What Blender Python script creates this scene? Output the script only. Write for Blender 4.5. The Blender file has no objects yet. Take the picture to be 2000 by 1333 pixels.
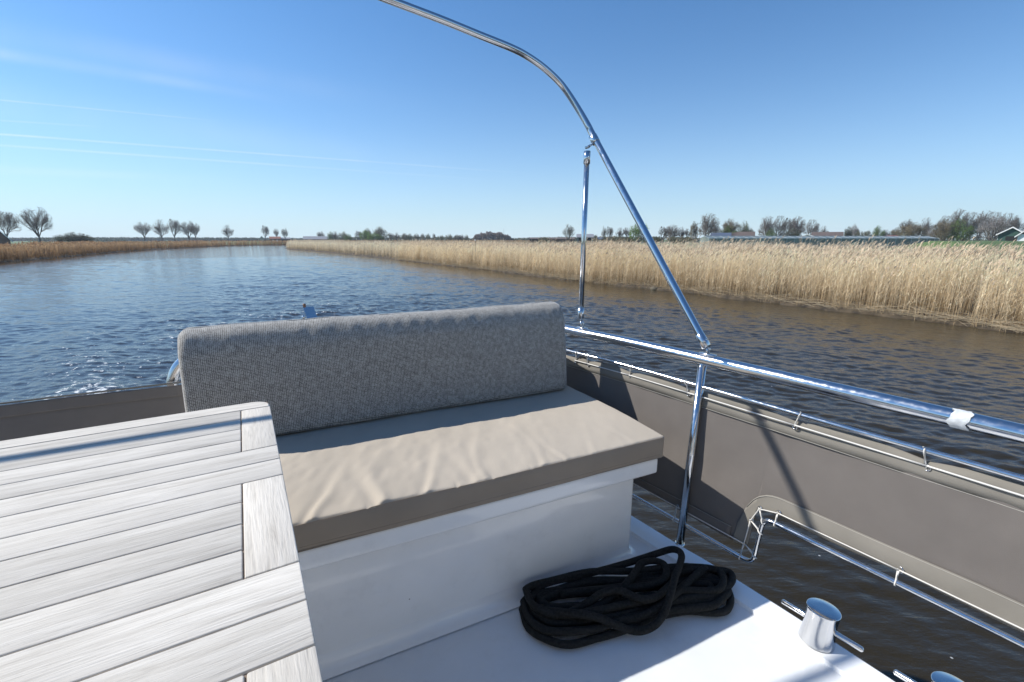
import bpy, math, random
import numpy as np
from mathutils import Vector
R = math.radians
rng = np.random.default_rng(7)
random.seed(7)
SC = bpy.context.scene
COL = SC.collection

# ------------------------------------------------------------------ camera, sky, sun, exposure
CAM_Z = 2.6                      # eye height above the water
DECK = 1.3                       # deck height above the water
ROT = R(25.5)                    # boat axis against the camera axis
cd = bpy.data.cameras.new('camera')
cd.sensor_width = 36; cd.lens = 36*890/2000.0
cd.clip_start = 0.05; cd.clip_end = 6000
cam = bpy.data.objects.new('camera', cd); COL.objects.link(cam)
cam.location = (0, 0, CAM_Z)
cam.rotation_euler = (R(90)-math.atan(198.5/890), 0, 0)
SC.camera = cam

SUN_AZ = R(-80)                  # left of the camera axis
SUN_EL = R(41.3)
world = bpy.data.worlds.new('World'); SC.world = world; world.use_nodes = True
wn = world.node_tree; wl = wn.links
bg = wn.nodes['Background']
sky = wn.nodes.new('ShaderNodeTexSky'); sky.sky_type = 'NISHITA'; sky.sun_disc = False
sky.sun_elevation = SUN_EL; sky.sun_rotation = SUN_AZ
sky.air_density = 1.0; sky.dust_density = 0.15; sky.ozone_density = 3.0; sky.altitude = 0
bg.inputs[1].default_value = 0.101
def skydir(x, y):                # direction of the sky seen at a photo position
    th = math.atan(198.5/890); u = (x-1000)/890; v = (666.5-y)/890
    d = Vector((u, math.cos(th)+v*math.sin(th), v*math.cos(th)-math.sin(th))); d.normalize(); return d
tc = wn.nodes.new('ShaderNodeTexCoord')
def wmath(op, a, b=None, c=None):
    n = wn.nodes.new('ShaderNodeMath'); n.operation = op
    for i, v in enumerate((a, b, c)):
        if v is None: continue
        if isinstance(v, (int, float)): n.inputs[i].default_value = v
        else: wl.new(v, n.inputs[i])
    return n.outputs[0]
def wdot(vec):
    n = wn.nodes.new('ShaderNodeVectorMath'); n.operation = 'DOT_PRODUCT'
    wl.new(tc.outputs['Generated'], n.inputs[0]); n.inputs[1].default_value = vec; return n.outputs['Value']
def wrange(v, a, b, c=0.0, d=1.0):
    n = wn.nodes.new('ShaderNodeMapRange'); n.interpolation_type = 'SMOOTHSTEP'
    wl.new(v, n.inputs[0]); n.inputs[1].default_value = a; n.inputs[2].default_value = b
    n.inputs[3].default_value = c; n.inputs[4].default_value = d; return n.outputs[0]
noi = wn.nodes.new('ShaderNodeTexNoise'); noi.inputs['Scale'].default_value = 9; noi.inputs['Detail'].default_value = 5
wl.new(tc.outputs['Generated'], noi.inputs['Vector'])
# old vapour trails: thin arcs of great circles, fading towards one end
trails = [((-60, 190), (450, 239), .0016, .30, 250, 455), ((-60, 280), (1100, 362), .0026, .26, 300, 1090),
          ((100, 270), (1150, 348), .0022, .28, 500, 1150), ((-60, 96), (560, 196), .012, .22, 60, 640),
          ((-60, 232), (230, 250), .002, .18, 60, 260), ((-60, 259), (150, 272), .002, .22, 30, 160),
          ((-60, 60), (800, 200), .03, .10, 200, 900), ((-60, 190), (900, 330), .04, .09, 300, 1000),
          ((-60, 330), (420, 350), .010, .14, 80, 500), ((1945, 248), (2060, 160), .0008, .25, 2050, 1935)]
acc = None
for (p, q, w, s, f0, f1) in trails:
    A = skydir(*p); B = skydir(*q); n = A.cross(B).normalized(); mid = ((A+B)/2).normalized()
    t = B.cross(n).normalized()
    k = (q[0]-p[0])
    def pos(x): return skydir(x, p[1]+(q[1]-p[1])*(x-p[0])/k)
    tang = n.cross(mid).normalized()
    a0 = pos(f0).dot(tang); a1 = pos(f1).dot(tang)
    line = wrange(wmath('ABSOLUTE', wdot(n)), 0.0, w, s, 0.0)
    fade = wrange(wdot(tang), a0, a1, 1.0, 0.0)
    front = wmath('GREATER_THAN', wdot(mid), 0.2)
    v = wmath('MULTIPLY', wmath('MULTIPLY', line, fade), front)
    v = wmath('MULTIPLY', v, wrange(noi.outputs[0], .25, .75, .35, .95))
    acc = v if acc is None else wmath('ADD', acc, v)
mix = wn.nodes.new('ShaderNodeMix'); mix.data_type = 'RGBA'
wl.new(wmath('MINIMUM', acc, 0.5), mix.inputs[0]); 
tint = wn.nodes.new('ShaderNodeVectorMath'); tint.operation = 'MULTIPLY'; wl.new(sky.outputs[0], tint.inputs[0]); tint.inputs[1].default_value = (.60, .98, 1.25)
hz = wn.nodes.new('ShaderNodeMix'); hz.data_type = 'RGBA'; upz = wdot((0, 0, 1))
wl.new(wmath('MULTIPLY', wmath('POWER', wmath('SUBTRACT', 1.0, wmath('MINIMUM', wmath('MAXIMUM', upz, 0.0), 1.0)), 7.5), .90), hz.inputs[0]); wl.new(tint.outputs[0], hz.inputs[6]); hz.inputs[7].default_value = (5.9, 7.1, 8.0, 1)
wl.new(hz.outputs[2], mix.inputs[6]); mix.inputs[7].default_value = (8.2, 8.6, 9.0, 1)
wl.new(mix.outputs[2], bg.inputs[0])
sd = bpy.data.lights.new('sun', 'SUN'); sd.energy = 5.0; sd.angle = R(0.53); sd.color = (1, .965, .90)
sun = bpy.data.objects.new('sun', sd); COL.objects.link(sun)
sdir = Vector((math.sin(SUN_AZ)*math.cos(SUN_EL), math.cos(SUN_AZ)*math.cos(SUN_EL), math.sin(SUN_EL)))
sun.rotation_euler = (-sdir).to_track_quat('-Z', 'Y').to_euler()
sun.location = sdir*50
vs = SC.view_settings; vs.view_transform = 'Standard'; vs.look = 'None'; vs.exposure = 0.29; vs.gamma = 1; vs.use_curve_mapping = False

# ------------------------------------------------------------------ materials
def nmat(name):
    m = bpy.data.materials.new(name); m.use_nodes = True
    return m, m.node_tree, m.node_tree.nodes['Principled BSDF']
def simple(name, col, rough=.6, metal=0.0, var=0.0, scale=20, bump=0.0, bscale=200, coat=0.0, stretch=(1,1,1), spec=None, specks=0):
    m, t, b = nmat(name)
    b.inputs['Base Color'].default_value = (*col, 1); b.inputs['Roughness'].default_value = rough; b.inputs['Metallic'].default_value = metal
    if coat: b.inputs['Coat Weight'].default_value = coat; b.inputs['Coat Roughness'].default_value = .06
    if spec is not None: b.inputs['Specular IOR Level'].default_value = spec
    tcn = t.nodes.new('ShaderNodeTexCoord'); mp = t.nodes.new('ShaderNodeMapping'); mp.inputs['Scale'].default_value = stretch
    t.links.new(tcn.outputs['Object'], mp.inputs[0])
    if var:
        n = t.nodes.new('ShaderNodeTexNoise'); n.inputs['Scale'].default_value = scale; n.inputs['Detail'].default_value = 6
        t.links.new(mp.outputs[0], n.inputs['Vector'])
        r = t.nodes.new('ShaderNodeMapRange'); t.links.new(n.outputs[0], r.inputs[0]); r.inputs[1].default_value = .3; r.inputs[2].default_value = .7
        r.inputs[3].default_value = 1-var; r.inputs[4].default_value = 1+var
        mx = t.nodes.new('ShaderNodeVectorMath'); mx.operation = 'SCALE'; mx.inputs[0].default_value = col; t.links.new(r.outputs[0], mx.inputs['Scale'])
        t.links.new(mx.outputs[0], b.inputs['Base Color'])
        if specks:                       # sparse grime spots and faint dirt smears
            v = t.nodes.new('ShaderNodeTexVoronoi'); v.inputs['Scale'].default_value = specks; t.links.new(tcn.outputs['Object'], v.inputs['Vector'])
            lt_ = t.nodes.new('ShaderNodeMath'); lt_.operation = 'LESS_THAN'; t.links.new(v.outputs['Distance'], lt_.inputs[0]); lt_.inputs[1].default_value = .035
            ns = t.nodes.new('ShaderNodeTexNoise'); ns.inputs['Scale'].default_value = 3.5; ns.inputs['Detail'].default_value = 8; ns.inputs['Roughness'].default_value = .7; t.links.new(tcn.outputs['Object'], ns.inputs['Vector'])
            rs = t.nodes.new('ShaderNodeMapRange'); t.links.new(ns.outputs[0], rs.inputs[0]); rs.inputs[1].default_value = .55; rs.inputs[2].default_value = .75; rs.inputs[3].default_value = 0; rs.inputs[4].default_value = .16
            mxm = t.nodes.new('ShaderNodeMath'); mxm.operation = 'MAXIMUM'; sc_ = t.nodes.new('ShaderNodeMath'); sc_.operation = 'MULTIPLY'; sc_.inputs[1].default_value = .7; t.links.new(lt_.outputs[0], sc_.inputs[0])
            t.links.new(sc_.outputs[0], mxm.inputs[0]); t.links.new(rs.outputs[0], mxm.inputs[1])
            mc = t.nodes.new('ShaderNodeMix'); mc.data_type = 'RGBA'; t.links.new(mxm.outputs[0], mc.inputs[0]); t.links.new(mx.outputs[0], mc.inputs[6]); mc.inputs[7].default_value = (.16, .14, .11, 1); t.links.new(mc.outputs[2], b.inputs['Base Color'])
    if bump:
        n2 = t.nodes.new('ShaderNodeTexNoise'); n2.inputs['Scale'].default_value = bscale; n2.inputs['Detail'].default_value = 4
        t.links.new(mp.outputs[0], n2.inputs['Vector'])
        bp = t.nodes.new('ShaderNodeBump'); bp.inputs['Strength'].default_value = bump; bp.inputs['Distance'].default_value = .002
        t.links.new(n2.outputs[0], bp.inputs['Height']); t.links.new(bp.outputs[0], b.inputs['Normal'])
    return m
def attr_mat(name, attr='col', rough=.7, trans=0.0):
    m, t, b = nmat(name); a = t.nodes.new('ShaderNodeAttribute'); a.attribute_name = attr
    t.links.new(a.outputs['Color'], b.inputs['Base Color']); b.inputs['Roughness'].default_value = rough
    b.inputs['Specular IOR Level'].default_value = .25
    if trans:
        tr = t.nodes.new('ShaderNodeBsdfTranslucent'); t.links.new(a.outputs['Color'], tr.inputs[0])
        ms = t.nodes.new('ShaderNodeMixShader'); ms.inputs[0].default_value = trans
        out = t.nodes['Material Output']; t.links.new(b.outputs[0], ms.inputs[1]); t.links.new(tr.outputs[0], ms.inputs[2]); t.links.new(ms.outputs[0], out.inputs[0])
    return m
M = {}
# polished but worn stainless steel
def steel(name, rough, scr):
    m, t, b = nmat(name)
    b.inputs['Metallic'].default_value = 1; b.inputs['Base Color'].default_value = (.64, .64, .645, 1)
    tcn = t.nodes.new('ShaderNodeTexCoord'); n = t.nodes.new('ShaderNodeTexNoise'); n.inputs['Scale'].default_value = 60; n.inputs['Detail'].default_value = 8
    t.links.new(tcn.outputs['Object'], n.inputs['Vector'])
    r = t.nodes.new('ShaderNodeMapRange'); r.inputs[1].default_value = .35; r.inputs[2].default_value = .7; r.inputs[3].default_value = rough; r.inputs[4].default_value = rough+scr
    t.links.new(n.outputs[0], r.inputs[0]); t.links.new(r.outputs[0], b.inputs['Roughness'])
    n2 = t.nodes.new('ShaderNodeTexNoise'); n2.inputs['Scale'].default_value = 500; t.links.new(tcn.outputs['Object'], n2.inputs['Vector'])
    bp = t.nodes.new('ShaderNodeBump'); bp.inputs['Strength'].default_value = .05; bp.inputs['Distance'].default_value = .0004
    t.links.new(n2.outputs[0], bp.inputs['Height']); t.links.new(bp.outputs[0], b.inputs['Normal'])
    return m
M['steel'] = steel('stainless_steel', .11, .10)
M['steel_worn'] = steel('worn_stainless_steel', .13, .14)
M['gel'] = simple('white_gelcoat', (.87, .865, .85), .16, 0, .03, 6, .05, 900, coat=.6, specks=5)
M['deck'] = simple('white_nonskid_deck', (.76, .78, .80), .45, 0, .03, 8, .5, 1400, coat=.15, specks=6)
M['margin'] = simple('white_deck_margin', (.82, .83, .84), .22, 0, .02, 5, 0, coat=.6)
M['hull'] = simple('dark_blue_hull_paint', (.02, .03, .07), .25, coat=.5)
M['rubber'] = simple('dark_rubber', (.02, .02, .02), .6)
M['canvas'] = simple('grey_brown_canvas', (.150, .134, .122), .85, 0, .05, 12, .35, 900, spec=.2)
M['hem'] = simple('taupe_canvas_hem', (.215, .198, .170), .85, 0, .10, 6, .35, 900, spec=.2)
M['thread'] = simple('seam_thread', (.36, .34, .30), .8)
M['cord'] = simple('white_cord', (.62, .60, .56), .6)
M['tape'] = simple('white_tape', (.58, .60, .61), .6, 0, .18, 60, .8, 300)
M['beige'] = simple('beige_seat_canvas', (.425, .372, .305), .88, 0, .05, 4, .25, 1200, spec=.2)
M['beige_shade'] = simple('shaded_side_canvas', (.32, .26, .20), .85, 0, .06, 6, .25, 1200, spec=.2)  # seat cloth again, darkened in colour to paint the shade on its sides
M['rope'] = simple('black_rope', (.016, .016, .015), .9, 0, .55, 130, 1.0, 260, spec=.3)
M['caulk'] = simple('brown_caulking', (.19, .145, .11), .8)
M['rock'] = simple('bank_stone', (.13, .11, .075), .9, 0, .35, 6, 1, 30)
M['cabin'] = simple('cream_cabin_paint', (.46, .43, .39), .5)
M['pane'] = simple('dark_window_glass', (.02, .025, .03), .08)
M['bolt'] = simple('rusty_bolt', (.16, .09, .06), .5, .6)

# woven backrest cloth: small pale dots on dark thread
m, t, b = nmat('grey_woven_cloth'); M['weave'] = m
tcn = t.nodes.new('ShaderNodeTexCoord')
vo = t.nodes.new('ShaderNodeTexVoronoi'); vo.inputs['Scale'].default_value = 165; vo.inputs['Randomness'].default_value = .25
vo.voronoi_dimensions = '2D'; swz = t.nodes.new('ShaderNodeSeparateXYZ'); cmb = t.nodes.new('ShaderNodeCombineXYZ'); t.links.new(tcn.outputs['Object'], swz.inputs[0]); t.links.new(swz.outputs[0], cmb.inputs[0]); zy = t.nodes.new('ShaderNodeMath'); zy.operation = 'MULTIPLY_ADD'; t.links.new(swz.outputs[1], zy.inputs[0]); zy.inputs[1].default_value = .97; t.links.new(swz.outputs[2], zy.inputs[2]); t.links.new(zy.outputs[0], cmb.inputs[1]); t.links.new(cmb.outputs[0], vo.inputs['Vector'])
nn = t.nodes.new('ShaderNodeTexNoise'); nn.inputs['Scale'].default_value = 60; nn.inputs['Detail'].default_value = 4; t.links.new(tcn.outputs['Object'], nn.inputs['Vector'])
ad = t.nodes.new('ShaderNodeMath'); ad.operation = 'MULTIPLY_ADD'; t.links.new(nn.outputs[0], ad.inputs[0]); ad.inputs[1].default_value = .5; t.links.new(vo.outputs['Distance'], ad.inputs[2])
cr = t.nodes.new('ShaderNodeValToRGB'); cr.color_ramp.elements[0].position = .46; cr.color_ramp.elements[0].color = (.50, .475, .43, 1)
cr.color_ramp.elements[1].position = .78; cr.color_ramp.elements[1].color = (.15, .138, .122, 1)
t.links.new(ad.outputs[0], cr.inputs[0]); t.links.new(cr.outputs[0], b.inputs['Base Color']); b.inputs['Roughness'].default_value = .9; b.inputs['Specular IOR Level'].default_value = .2; b.inputs['Sheen Weight'].default_value = .5; b.inputs['Sheen Roughness'].default_value = .4
bp = t.nodes.new('ShaderNodeBump'); bp.invert = True; bp.inputs['Strength'].default_value = .6; bp.inputs['Distance'].default_value = .0015
t.links.new(vo.outputs['Distance'], bp.inputs['Height']); t.links.new(bp.outputs[0], b.inputs['Normal'])

# weathered, silvered teak: long grain along x (or y for the end blocks); each plank its own tone
def teak(name, along_y):
    m, t, b = nmat(name)
    tcn = t.nodes.new('ShaderNodeTexCoord'); oi = t.nodes.new('ShaderNodeAttribute'); oi.attribute_name = 'tone'
    mp = t.nodes.new('ShaderNodeMapping'); mp.inputs['Scale'].default_value = (18, 1.6, 18) if along_y else (1.6, 18, 18)
    av = t.nodes.new('ShaderNodeVectorMath'); av.operation = 'MULTIPLY_ADD'; t.links.new(oi.outputs['Color'], av.inputs[0]); av.inputs[1].default_value = (37, 53, 71)
    t.links.new(tcn.outputs['Object'], av.inputs[2]); t.links.new(av.outputs[0], mp.inputs[0])
    n1 = t.nodes.new('ShaderNodeTexNoise'); n1.inputs['Scale'].default_value = 3.2; n1.inputs['Detail'].default_value = 9; n1.inputs['Roughness'].default_value = .68; n1.inputs['Distortion'].default_value = .9
    t.links.new(mp.outputs[0], n1.inputs['Vector'])
    n2 = t.nodes.new('ShaderNodeTexNoise'); n2.inputs['Scale'].default_value = 2.2; n2.inputs['Detail'].default_value = 5
    t.links.new(av.outputs[0], n2.inputs['Vector'])
    mp3 = t.nodes.new('ShaderNodeMapping'); mp3.inputs['Scale'].default_value = (90, 5, 90) if along_y else (5, 90, 90); t.links.new(av.outputs[0], mp3.inputs[0])
    n3 = t.nodes.new('ShaderNodeTexNoise'); n3.inputs['Scale'].default_value = 4; n3.inputs['Detail'].default_value = 6; t.links.new(mp3.outputs[0], n3.inputs['Vector'])
    c1 = t.nodes.new('ShaderNodeValToRGB'); e = c1.color_ramp.elements
    e[0].position = .28; e[0].color = (.47, .425, .365, 1); e[1].position = .62; e[1].color = (.715, .665, .59, 1)
    x = e.new(.44); x.color = (.625, .577, .505, 1)
    t.links.new(n1.outputs[0], c1.inputs[0])
    mr = t.nodes.new('ShaderNodeMapRange'); t.links.new(n2.outputs[0], mr.inputs[0]); mr.inputs[1].default_value = .3; mr.inputs[2].default_value = .7; mr.inputs[3].default_value = .83; mr.inputs[4].default_value = 1.06
    mr3 = t.nodes.new('ShaderNodeMapRange'); t.links.new(n3.outputs[0], mr3.inputs[0]); mr3.inputs[1].default_value = .33; mr3.inputs[2].default_value = .5; mr3.inputs[3].default_value = .88; mr3.inputs[4].default_value = 1.0
    mm = t.nodes.new('ShaderNodeMath'); mm.operation = 'MULTIPLY'; t.links.new(mr.outputs[0], mm.inputs[0]); t.links.new(mr3.outputs[0], mm.inputs[1])
    sp = t.nodes.new('ShaderNodeSeparateColor'); t.links.new(oi.outputs['Color'], sp.inputs[0])
    mt = t.nodes.new('ShaderNodeMapRange'); t.links.new(sp.outputs[0], mt.inputs[0]); mt.inputs[3].default_value = .85; mt.inputs[4].default_value = 1.05
    mm2 = t.nodes.new('ShaderNodeMath'); mm2.operation = 'MULTIPLY'; t.links.new(mm.outputs[0], mm2.inputs[0]); t.links.new(mt.outputs[0], mm2.inputs[1])
    vs_ = t.nodes.new('ShaderNodeVectorMath'); vs_.operation = 'SCALE'; t.links.new(c1.outputs[0], vs_.inputs[0]); t.links.new(mm2.outputs[0], vs_.inputs['Scale'])
    t.links.new(vs_.outputs[0], b.inputs['Base Color']); b.inputs['Roughness'].default_value = .75; b.inputs['Specular IOR Level'].default_value = .3
    bp = t.nodes.new('ShaderNodeBump'); bp.inputs['Strength'].default_value = .6; bp.inputs['Distance'].default_value = .0015
    ma = t.nodes.new('ShaderNodeMath'); t.links.new(n1.outputs[0], ma.inputs[0]); t.links.new(n3.outputs[0], ma.inputs[1])
    t.links.new(ma.outputs[0], bp.inputs['Height']); t.links.new(bp.outputs[0], b.inputs['Normal'])
    return m
M['teak'] = teak('silvered_teak', False); M['teak_end'] = teak('silvered_teak_end_block', True)

# ------------------------------------------------------------------ mesh helpers
def link(o): COL.objects.link(o); return o
def tag(o, label=None, cat=None, group=None, kind=None):
    if label: o['label'] = label
    if cat: o['category'] = cat
    if group: o['group'] = group
    if kind: o['kind'] = kind
    return o
def mesh(name, V, F, mat, parent=None, smooth=True, off=None, mats=None):
    V = np.asarray(V, dtype=float)
    if off is not None: V = V-np.asarray(off)
    me = bpy.data.meshes.new(name)
    me.from_pydata(V.tolist(), [], [tuple(int(i) for i in f) for f in F]); me.update()
    me.materials.append(mat)
    me.polygons.foreach_set('use_smooth', [smooth]*len(me.polygons))
    o = link(bpy.data.objects.new(name, me))
    if parent: o.parent = parent
    return o
def fast_quads(name, V, Q, mat, parent=None, smooth=False, col=None):
    V = np.ascontiguousarray(V, dtype=np.float32); Q = np.ascontiguousarray(Q, dtype=np.int32)
    me = bpy.data.meshes.new(name); n = len(Q); k = Q.shape[1]
    me.vertices.add(len(V)); me.vertices.foreach_set('co', V.ravel())
    me.loops.add(n*k); me.loops.foreach_set('vertex_index', Q.ravel())
    me.polygons.add(n); me.polygons.foreach_set('loop_start', np.arange(0, n*k, k, dtype=np.int32))
    me.polygons.foreach_set('use_smooth', np.full(n, smooth))
    me.update(calc_edges=True)
    if col is not None:
        a = me.color_attributes.new('col', 'FLOAT_COLOR', 'POINT')
        c = np.ones((len(V), 4), dtype=np.float32); c[:, :3] = col; a.data.foreach_set('color', c.ravel())
    me.materials.append(mat)
    o = link(bpy.data.objects.new(name, me))
    if parent: o.parent = parent
    return o
class MB:
    def __init__(s): s.V = []; s.F = []
    def add(s, V, F):
        n = len(s.V); s.V += [tuple(v) for v in np.asarray(V, float).tolist()]; s.F += [tuple(i+n for i in f) for f in F]; return s
    def build(s, name, mat, parent=None, smooth=True, off=None): return mesh(name, s.V, s.F, mat, parent, smooth, off)
def spline(P, n=8):
    P = np.asarray(P, float); Q = np.vstack([2*P[0]-P[1], P, 2*P[-1]-P[-2]]); out = []
    for i in range(1, len(Q)-2):
        for t in np.linspace(0, 1, n, endpoint=False):
            a, b, c, d = Q[i-1], Q[i], Q[i+1], Q[i+2]
            out.append(.5*((2*b)+(-a+c)*t+(2*a-5*b+4*c-d)*t*t+(-a+3*b-3*c+d)*t**3))
    out.append(P[-1]); return np.array(out)
def fillet(P, r, n=6):           # polyline with rounded corners
    P = [np.asarray(p, float) for p in P]; out = [P[0]]
    for i in range(1, len(P)-1):
        a = P[i-1]-P[i]; b = P[i+1]-P[i]; la, lb = np.linalg.norm(a), np.linalg.norm(b)
        rr = min(r, la*.45, lb*.45); s = P[i]+a/la*rr; e = P[i]+b/lb*rr
        for t in np.linspace(0, 1, n+1): out.append((1-t)**2*s+2*t*(1-t)*P[i]+t*t*e)
    out.append(P[-1]); return np.array(out)
def tube(P, r, seg=12, cap=True, closed=False):
    P = np.asarray(P, float); n = len(P); r = np.full(n, r) if np.isscalar(r) else np.asarray(r)
    T = np.gradient(P, axis=0)
    if closed: T = np.roll(P, -1, 0)-np.roll(P, 1, 0)
    T /= np.linalg.norm(T, axis=1)[:, None]+1e-12
    u = np.cross(T[0], [0, 0, 1.0]);
    if np.linalg.norm(u) < .1: u = np.cross(T[0], [1.0, 0, 0])
    u /= np.linalg.norm(u); V = []; ang = np.linspace(0, 2*np.pi, seg, endpoint=False)
    for i in range(n):
        u = u-T[i]*(u@T[i]); u /= np.linalg.norm(u)+1e-12; w = np.cross(T[i], u)
        V += [P[i]+r[i]*(math.cos(a)*u+math.sin(a)*w) for a in ang]
    F = []; m = n if closed else n-1
    for i in range(m):
        k = (i+1) % n
        for j in range(seg):
            j2 = (j+1) % seg; F.append((i*seg+j, i*seg+j2, k*seg+j2, k*seg+j))
    if cap and not closed: F.append(tuple(range(seg))[::-1]); F.append(tuple((n-1)*seg+j for j in range(seg)))
    return V, F
def lathe(prof, seg=32, base=(0, 0, 0), axis=(0, 0, 1)):
    ax = np.asarray(axis, float); ax /= np.linalg.norm(ax); u = np.cross(ax, [1, 0, 0.1]); u /= np.linalg.norm(u); w = np.cross(ax, u); V = []; F = []
    for (r, z) in prof:
        for a in np.linspace(0, 2*np.pi, seg, endpoint=False): V.append(np.asarray(base)+ax*z+max(r, 1e-5)*(math.cos(a)*u+math.sin(a)*w))
    for i in range(len(prof)-1):
        for j in range(seg):
            j2 = (j+1) % seg; F.append((i*seg+j, i*seg+j2, (i+1)*seg+j2, (i+1)*seg+j))
    return V, F
def box(x0, x1, y0, y1, z0, z1):
    V = [(x, y, z) for z in (z0, z1) for y in (y0, y1) for x in (x0, x1)]
    return V, [(0, 2, 3, 1), (4, 5, 7, 6), (0, 1, 5, 4), (2, 6, 7, 3), (0, 4, 6, 2), (1, 3, 7, 5)]
def rbox(x0, x1, y0, y1, z0, z1, r=.01, seg=4, res=None, disp=None):
    """box with rounded edges on a fine grid (optionally displaced)"""
    def axis(a, b, st):
        e = [a+r*(1-math.cos(t)) for t in np.linspace(0, math.pi/2, seg+1)]
        n = max(1, int((b-a-2*r)/(st or 1e9))+1); m = np.linspace(a+r, b-r, n+1)[1:-1].tolist()
        return np.array(e+m+[a+b-q for q in e[::-1]])
    res = res or (None, None, None)
    X, Y, Z = axis(x0, x1, res[0]), axis(y0, y1, res[1]), axis(z0, z1, res[2])
    # warp grid coordinates of the cube shell onto the rounded shape
    V = []; idx = {}; F = []
    def vid(i, j, k):
        key = (i, j, k)
        if key in idx: return idx[key]
        p = np.array([X[i], Y[j], Z[k]]); q = np.array([min(max(p[0], x0+r), x1-r), min(max(p[1], y0+r), y1-r), min(max(p[2], z0+r), z1-r)])
        d = p-q; l = np.linalg.norm(d); nrm = d/l if l > 1e-9 else d
        p = q+nrm*r if l > 1e-9 else p
        if disp: p = disp(p, nrm)
        idx[key] = len(V); V.append(p); return idx[key]
    nx, ny, nz = len(X)-1, len(Y)-1, len(Z)-1
    for i in range(nx):
        for j in range(ny):
            F.append((vid(i, j, nz), vid(i+1, j, nz), vid(i+1, j+1, nz), vid(i, j+1, nz))); F.append((vid(i, j, 0), vid(i, j+1, 0), vid(i+1, j+1, 0), vid(i+1, j, 0)))
    for i in range(nx):
        for k in range(nz):
            F.append((vid(i, 0, k), vid(i+1, 0, k), vid(i+1, 0, k+1), vid(i, 0, k+1))); F.append((vid(i, ny, k), vid(i, ny, k+1), vid(i+1, ny, k+1), vid(i+1, ny, k)))
    for j in range(ny):
        for k in range(nz):
            F.append((vid(0, j, k), vid(0, j, k+1), vid(0, j+1, k+1), vid(0, j+1, k))); F.append((vid(nx, j, k), vid(nx, j+1, k), vid(nx, j+1, k+1), vid(nx, j, k+1)))
    return V, F
def vnoise(x, y, seed=0):        # smooth value noise in numpy, -1..1
    x = np.asarray(x, float); y = np.asarray(y, float); xi = np.floor(x).astype(np.int64); yi = np.floor(y).astype(np.int64); fx = x-xi; fy = y-yi
    fx = fx*fx*(3-2*fx); fy = fy*fy*(3-2*fy)
    def h(a, b):
        v = (a*374761393+b*668265263+seed*144665) & 0x7fffffff; v = ((v ^ (v >> 13))*1274126177) & 0x7fffffff; v = v ^ (v >> 16); return (v % 65536)/32768.0-1
    return (h(xi, yi)*(1-fx)+h(xi+1, yi)*fx)*(1-fy)+(h(xi, yi+1)*(1-fx)+h(xi+1, yi+1)*fx)*fy
# boat-frame things: origin given in boat coordinates (a to the right along the stern, b aft, z above deck)
def boat_empty(name, a, b, z, label, cat, group=None):
    o = link(bpy.data.objects.new(name, None)); c, s = math.cos(ROT), math.sin(ROT)
    o.location = (a*c-b*s, a*s+b*c, z+DECK); o.rotation_euler = (0, 0, ROT); o.empty_display_size = .1
    return tag(o, label, cat, group)

# ------------------------------------------------------------------ setting: shoreline, ground, water
def W(px, Y):                    # world x of something seen above photo column px at distance Y
    return (px-1000)/890*Y*0.976
def shore_pt(px, py):
    th = math.atan(198.5/890); u = (px-1000)/890; v = (666.5-py)/890
    h = math.cos(th)+v*math.sin(th); z = v*math.cos(th)-math.sin(th); k = -CAM_Z/z; return (u*k, h*k)
RIGHT = [(26, -60), (22, -25), (18.5, -5), (16.5, 6)]+[shore_pt(*p) for p in [(2000, 655), (1850, 634), (1700, 615), (1550, 598), (1400, 580), (1250, 563), (1100, 547), (950, 528), (800, 511), (700, 500), (620, 492), (558, 486)]]
RIGHT += [(-72, 165), (-55, 215), (0, 262), (60, 300), (300, 420)]
LEFT = [(-8, -60), (-25, -25), (-40, 5), (-51, 32)]+[shore_pt(*p) for p in [(0, 513), (100, 505), (200, 495.5), (300, 488), (430, 481.5)]]
LEFT += [(-112, 205), (-92, 252), (-40, 300), (20, 335), (290, 470)]
RS = spline([(*p, 0) for p in RIGHT], 4)[:, :2]; LS = spline([(*p, 0) for p in LEFT], 3)[:, :2]
POLY = np.vstack([RS, LS[::-1]])
def signed_dist(x, y):           # >0 on land, <0 over the river
    x = np.asarray(x, float); y = np.asarray(y, float); d2 = np.full(x.shape, 1e18); inside = np.zeros(x.shape, bool); n = len(POLY)
    for i in range(n):
        ax, ay = POLY[i]; bx, by = POLY[(i+1) % n]; dx, dy = bx-ax, by-ay
        t = np.clip(((x-ax)*dx+(y-ay)*dy)/(dx*dx+dy*dy+1e-12), 0, 1); d2 = np.minimum(d2, (x-ax-t*dx)**2+(y-ay-t*dy)**2)
        c = (ay > y) != (by > y)
        if abs(dy) > 1e-9: inside ^= c & (x < dx*(y-ay)/dy+ax)
    return np.sqrt(d2)*np.where(inside, -1, 1)
def ground_z(x, y, s=None):
    s = signed_dist(x, y) if s is None else s
    s = s+.35*vnoise(x*.9, y*.9, 3)+.2*vnoise(x*3, y*3, 4)
    z = np.where(s < 0, np.maximum(-1.2, s*.6), .04+.22*(1-np.exp(-np.maximum(s, 0)/.8)))
    return z+np.where(s > 0, .05*vnoise(x*1.5, y*1.5, 5), 0)
az = np.concatenate([np.linspace(-180, -62, 60, endpoint=False), np.linspace(-62, 62, 620, endpoint=False), np.linspace(62, 180, 60, endpoint=False)])*math.pi/180
rad = np.concatenate([[1.0], np.geomspace(5, 420, 260), np.geomspace(440, 5000, 30)])
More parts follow.
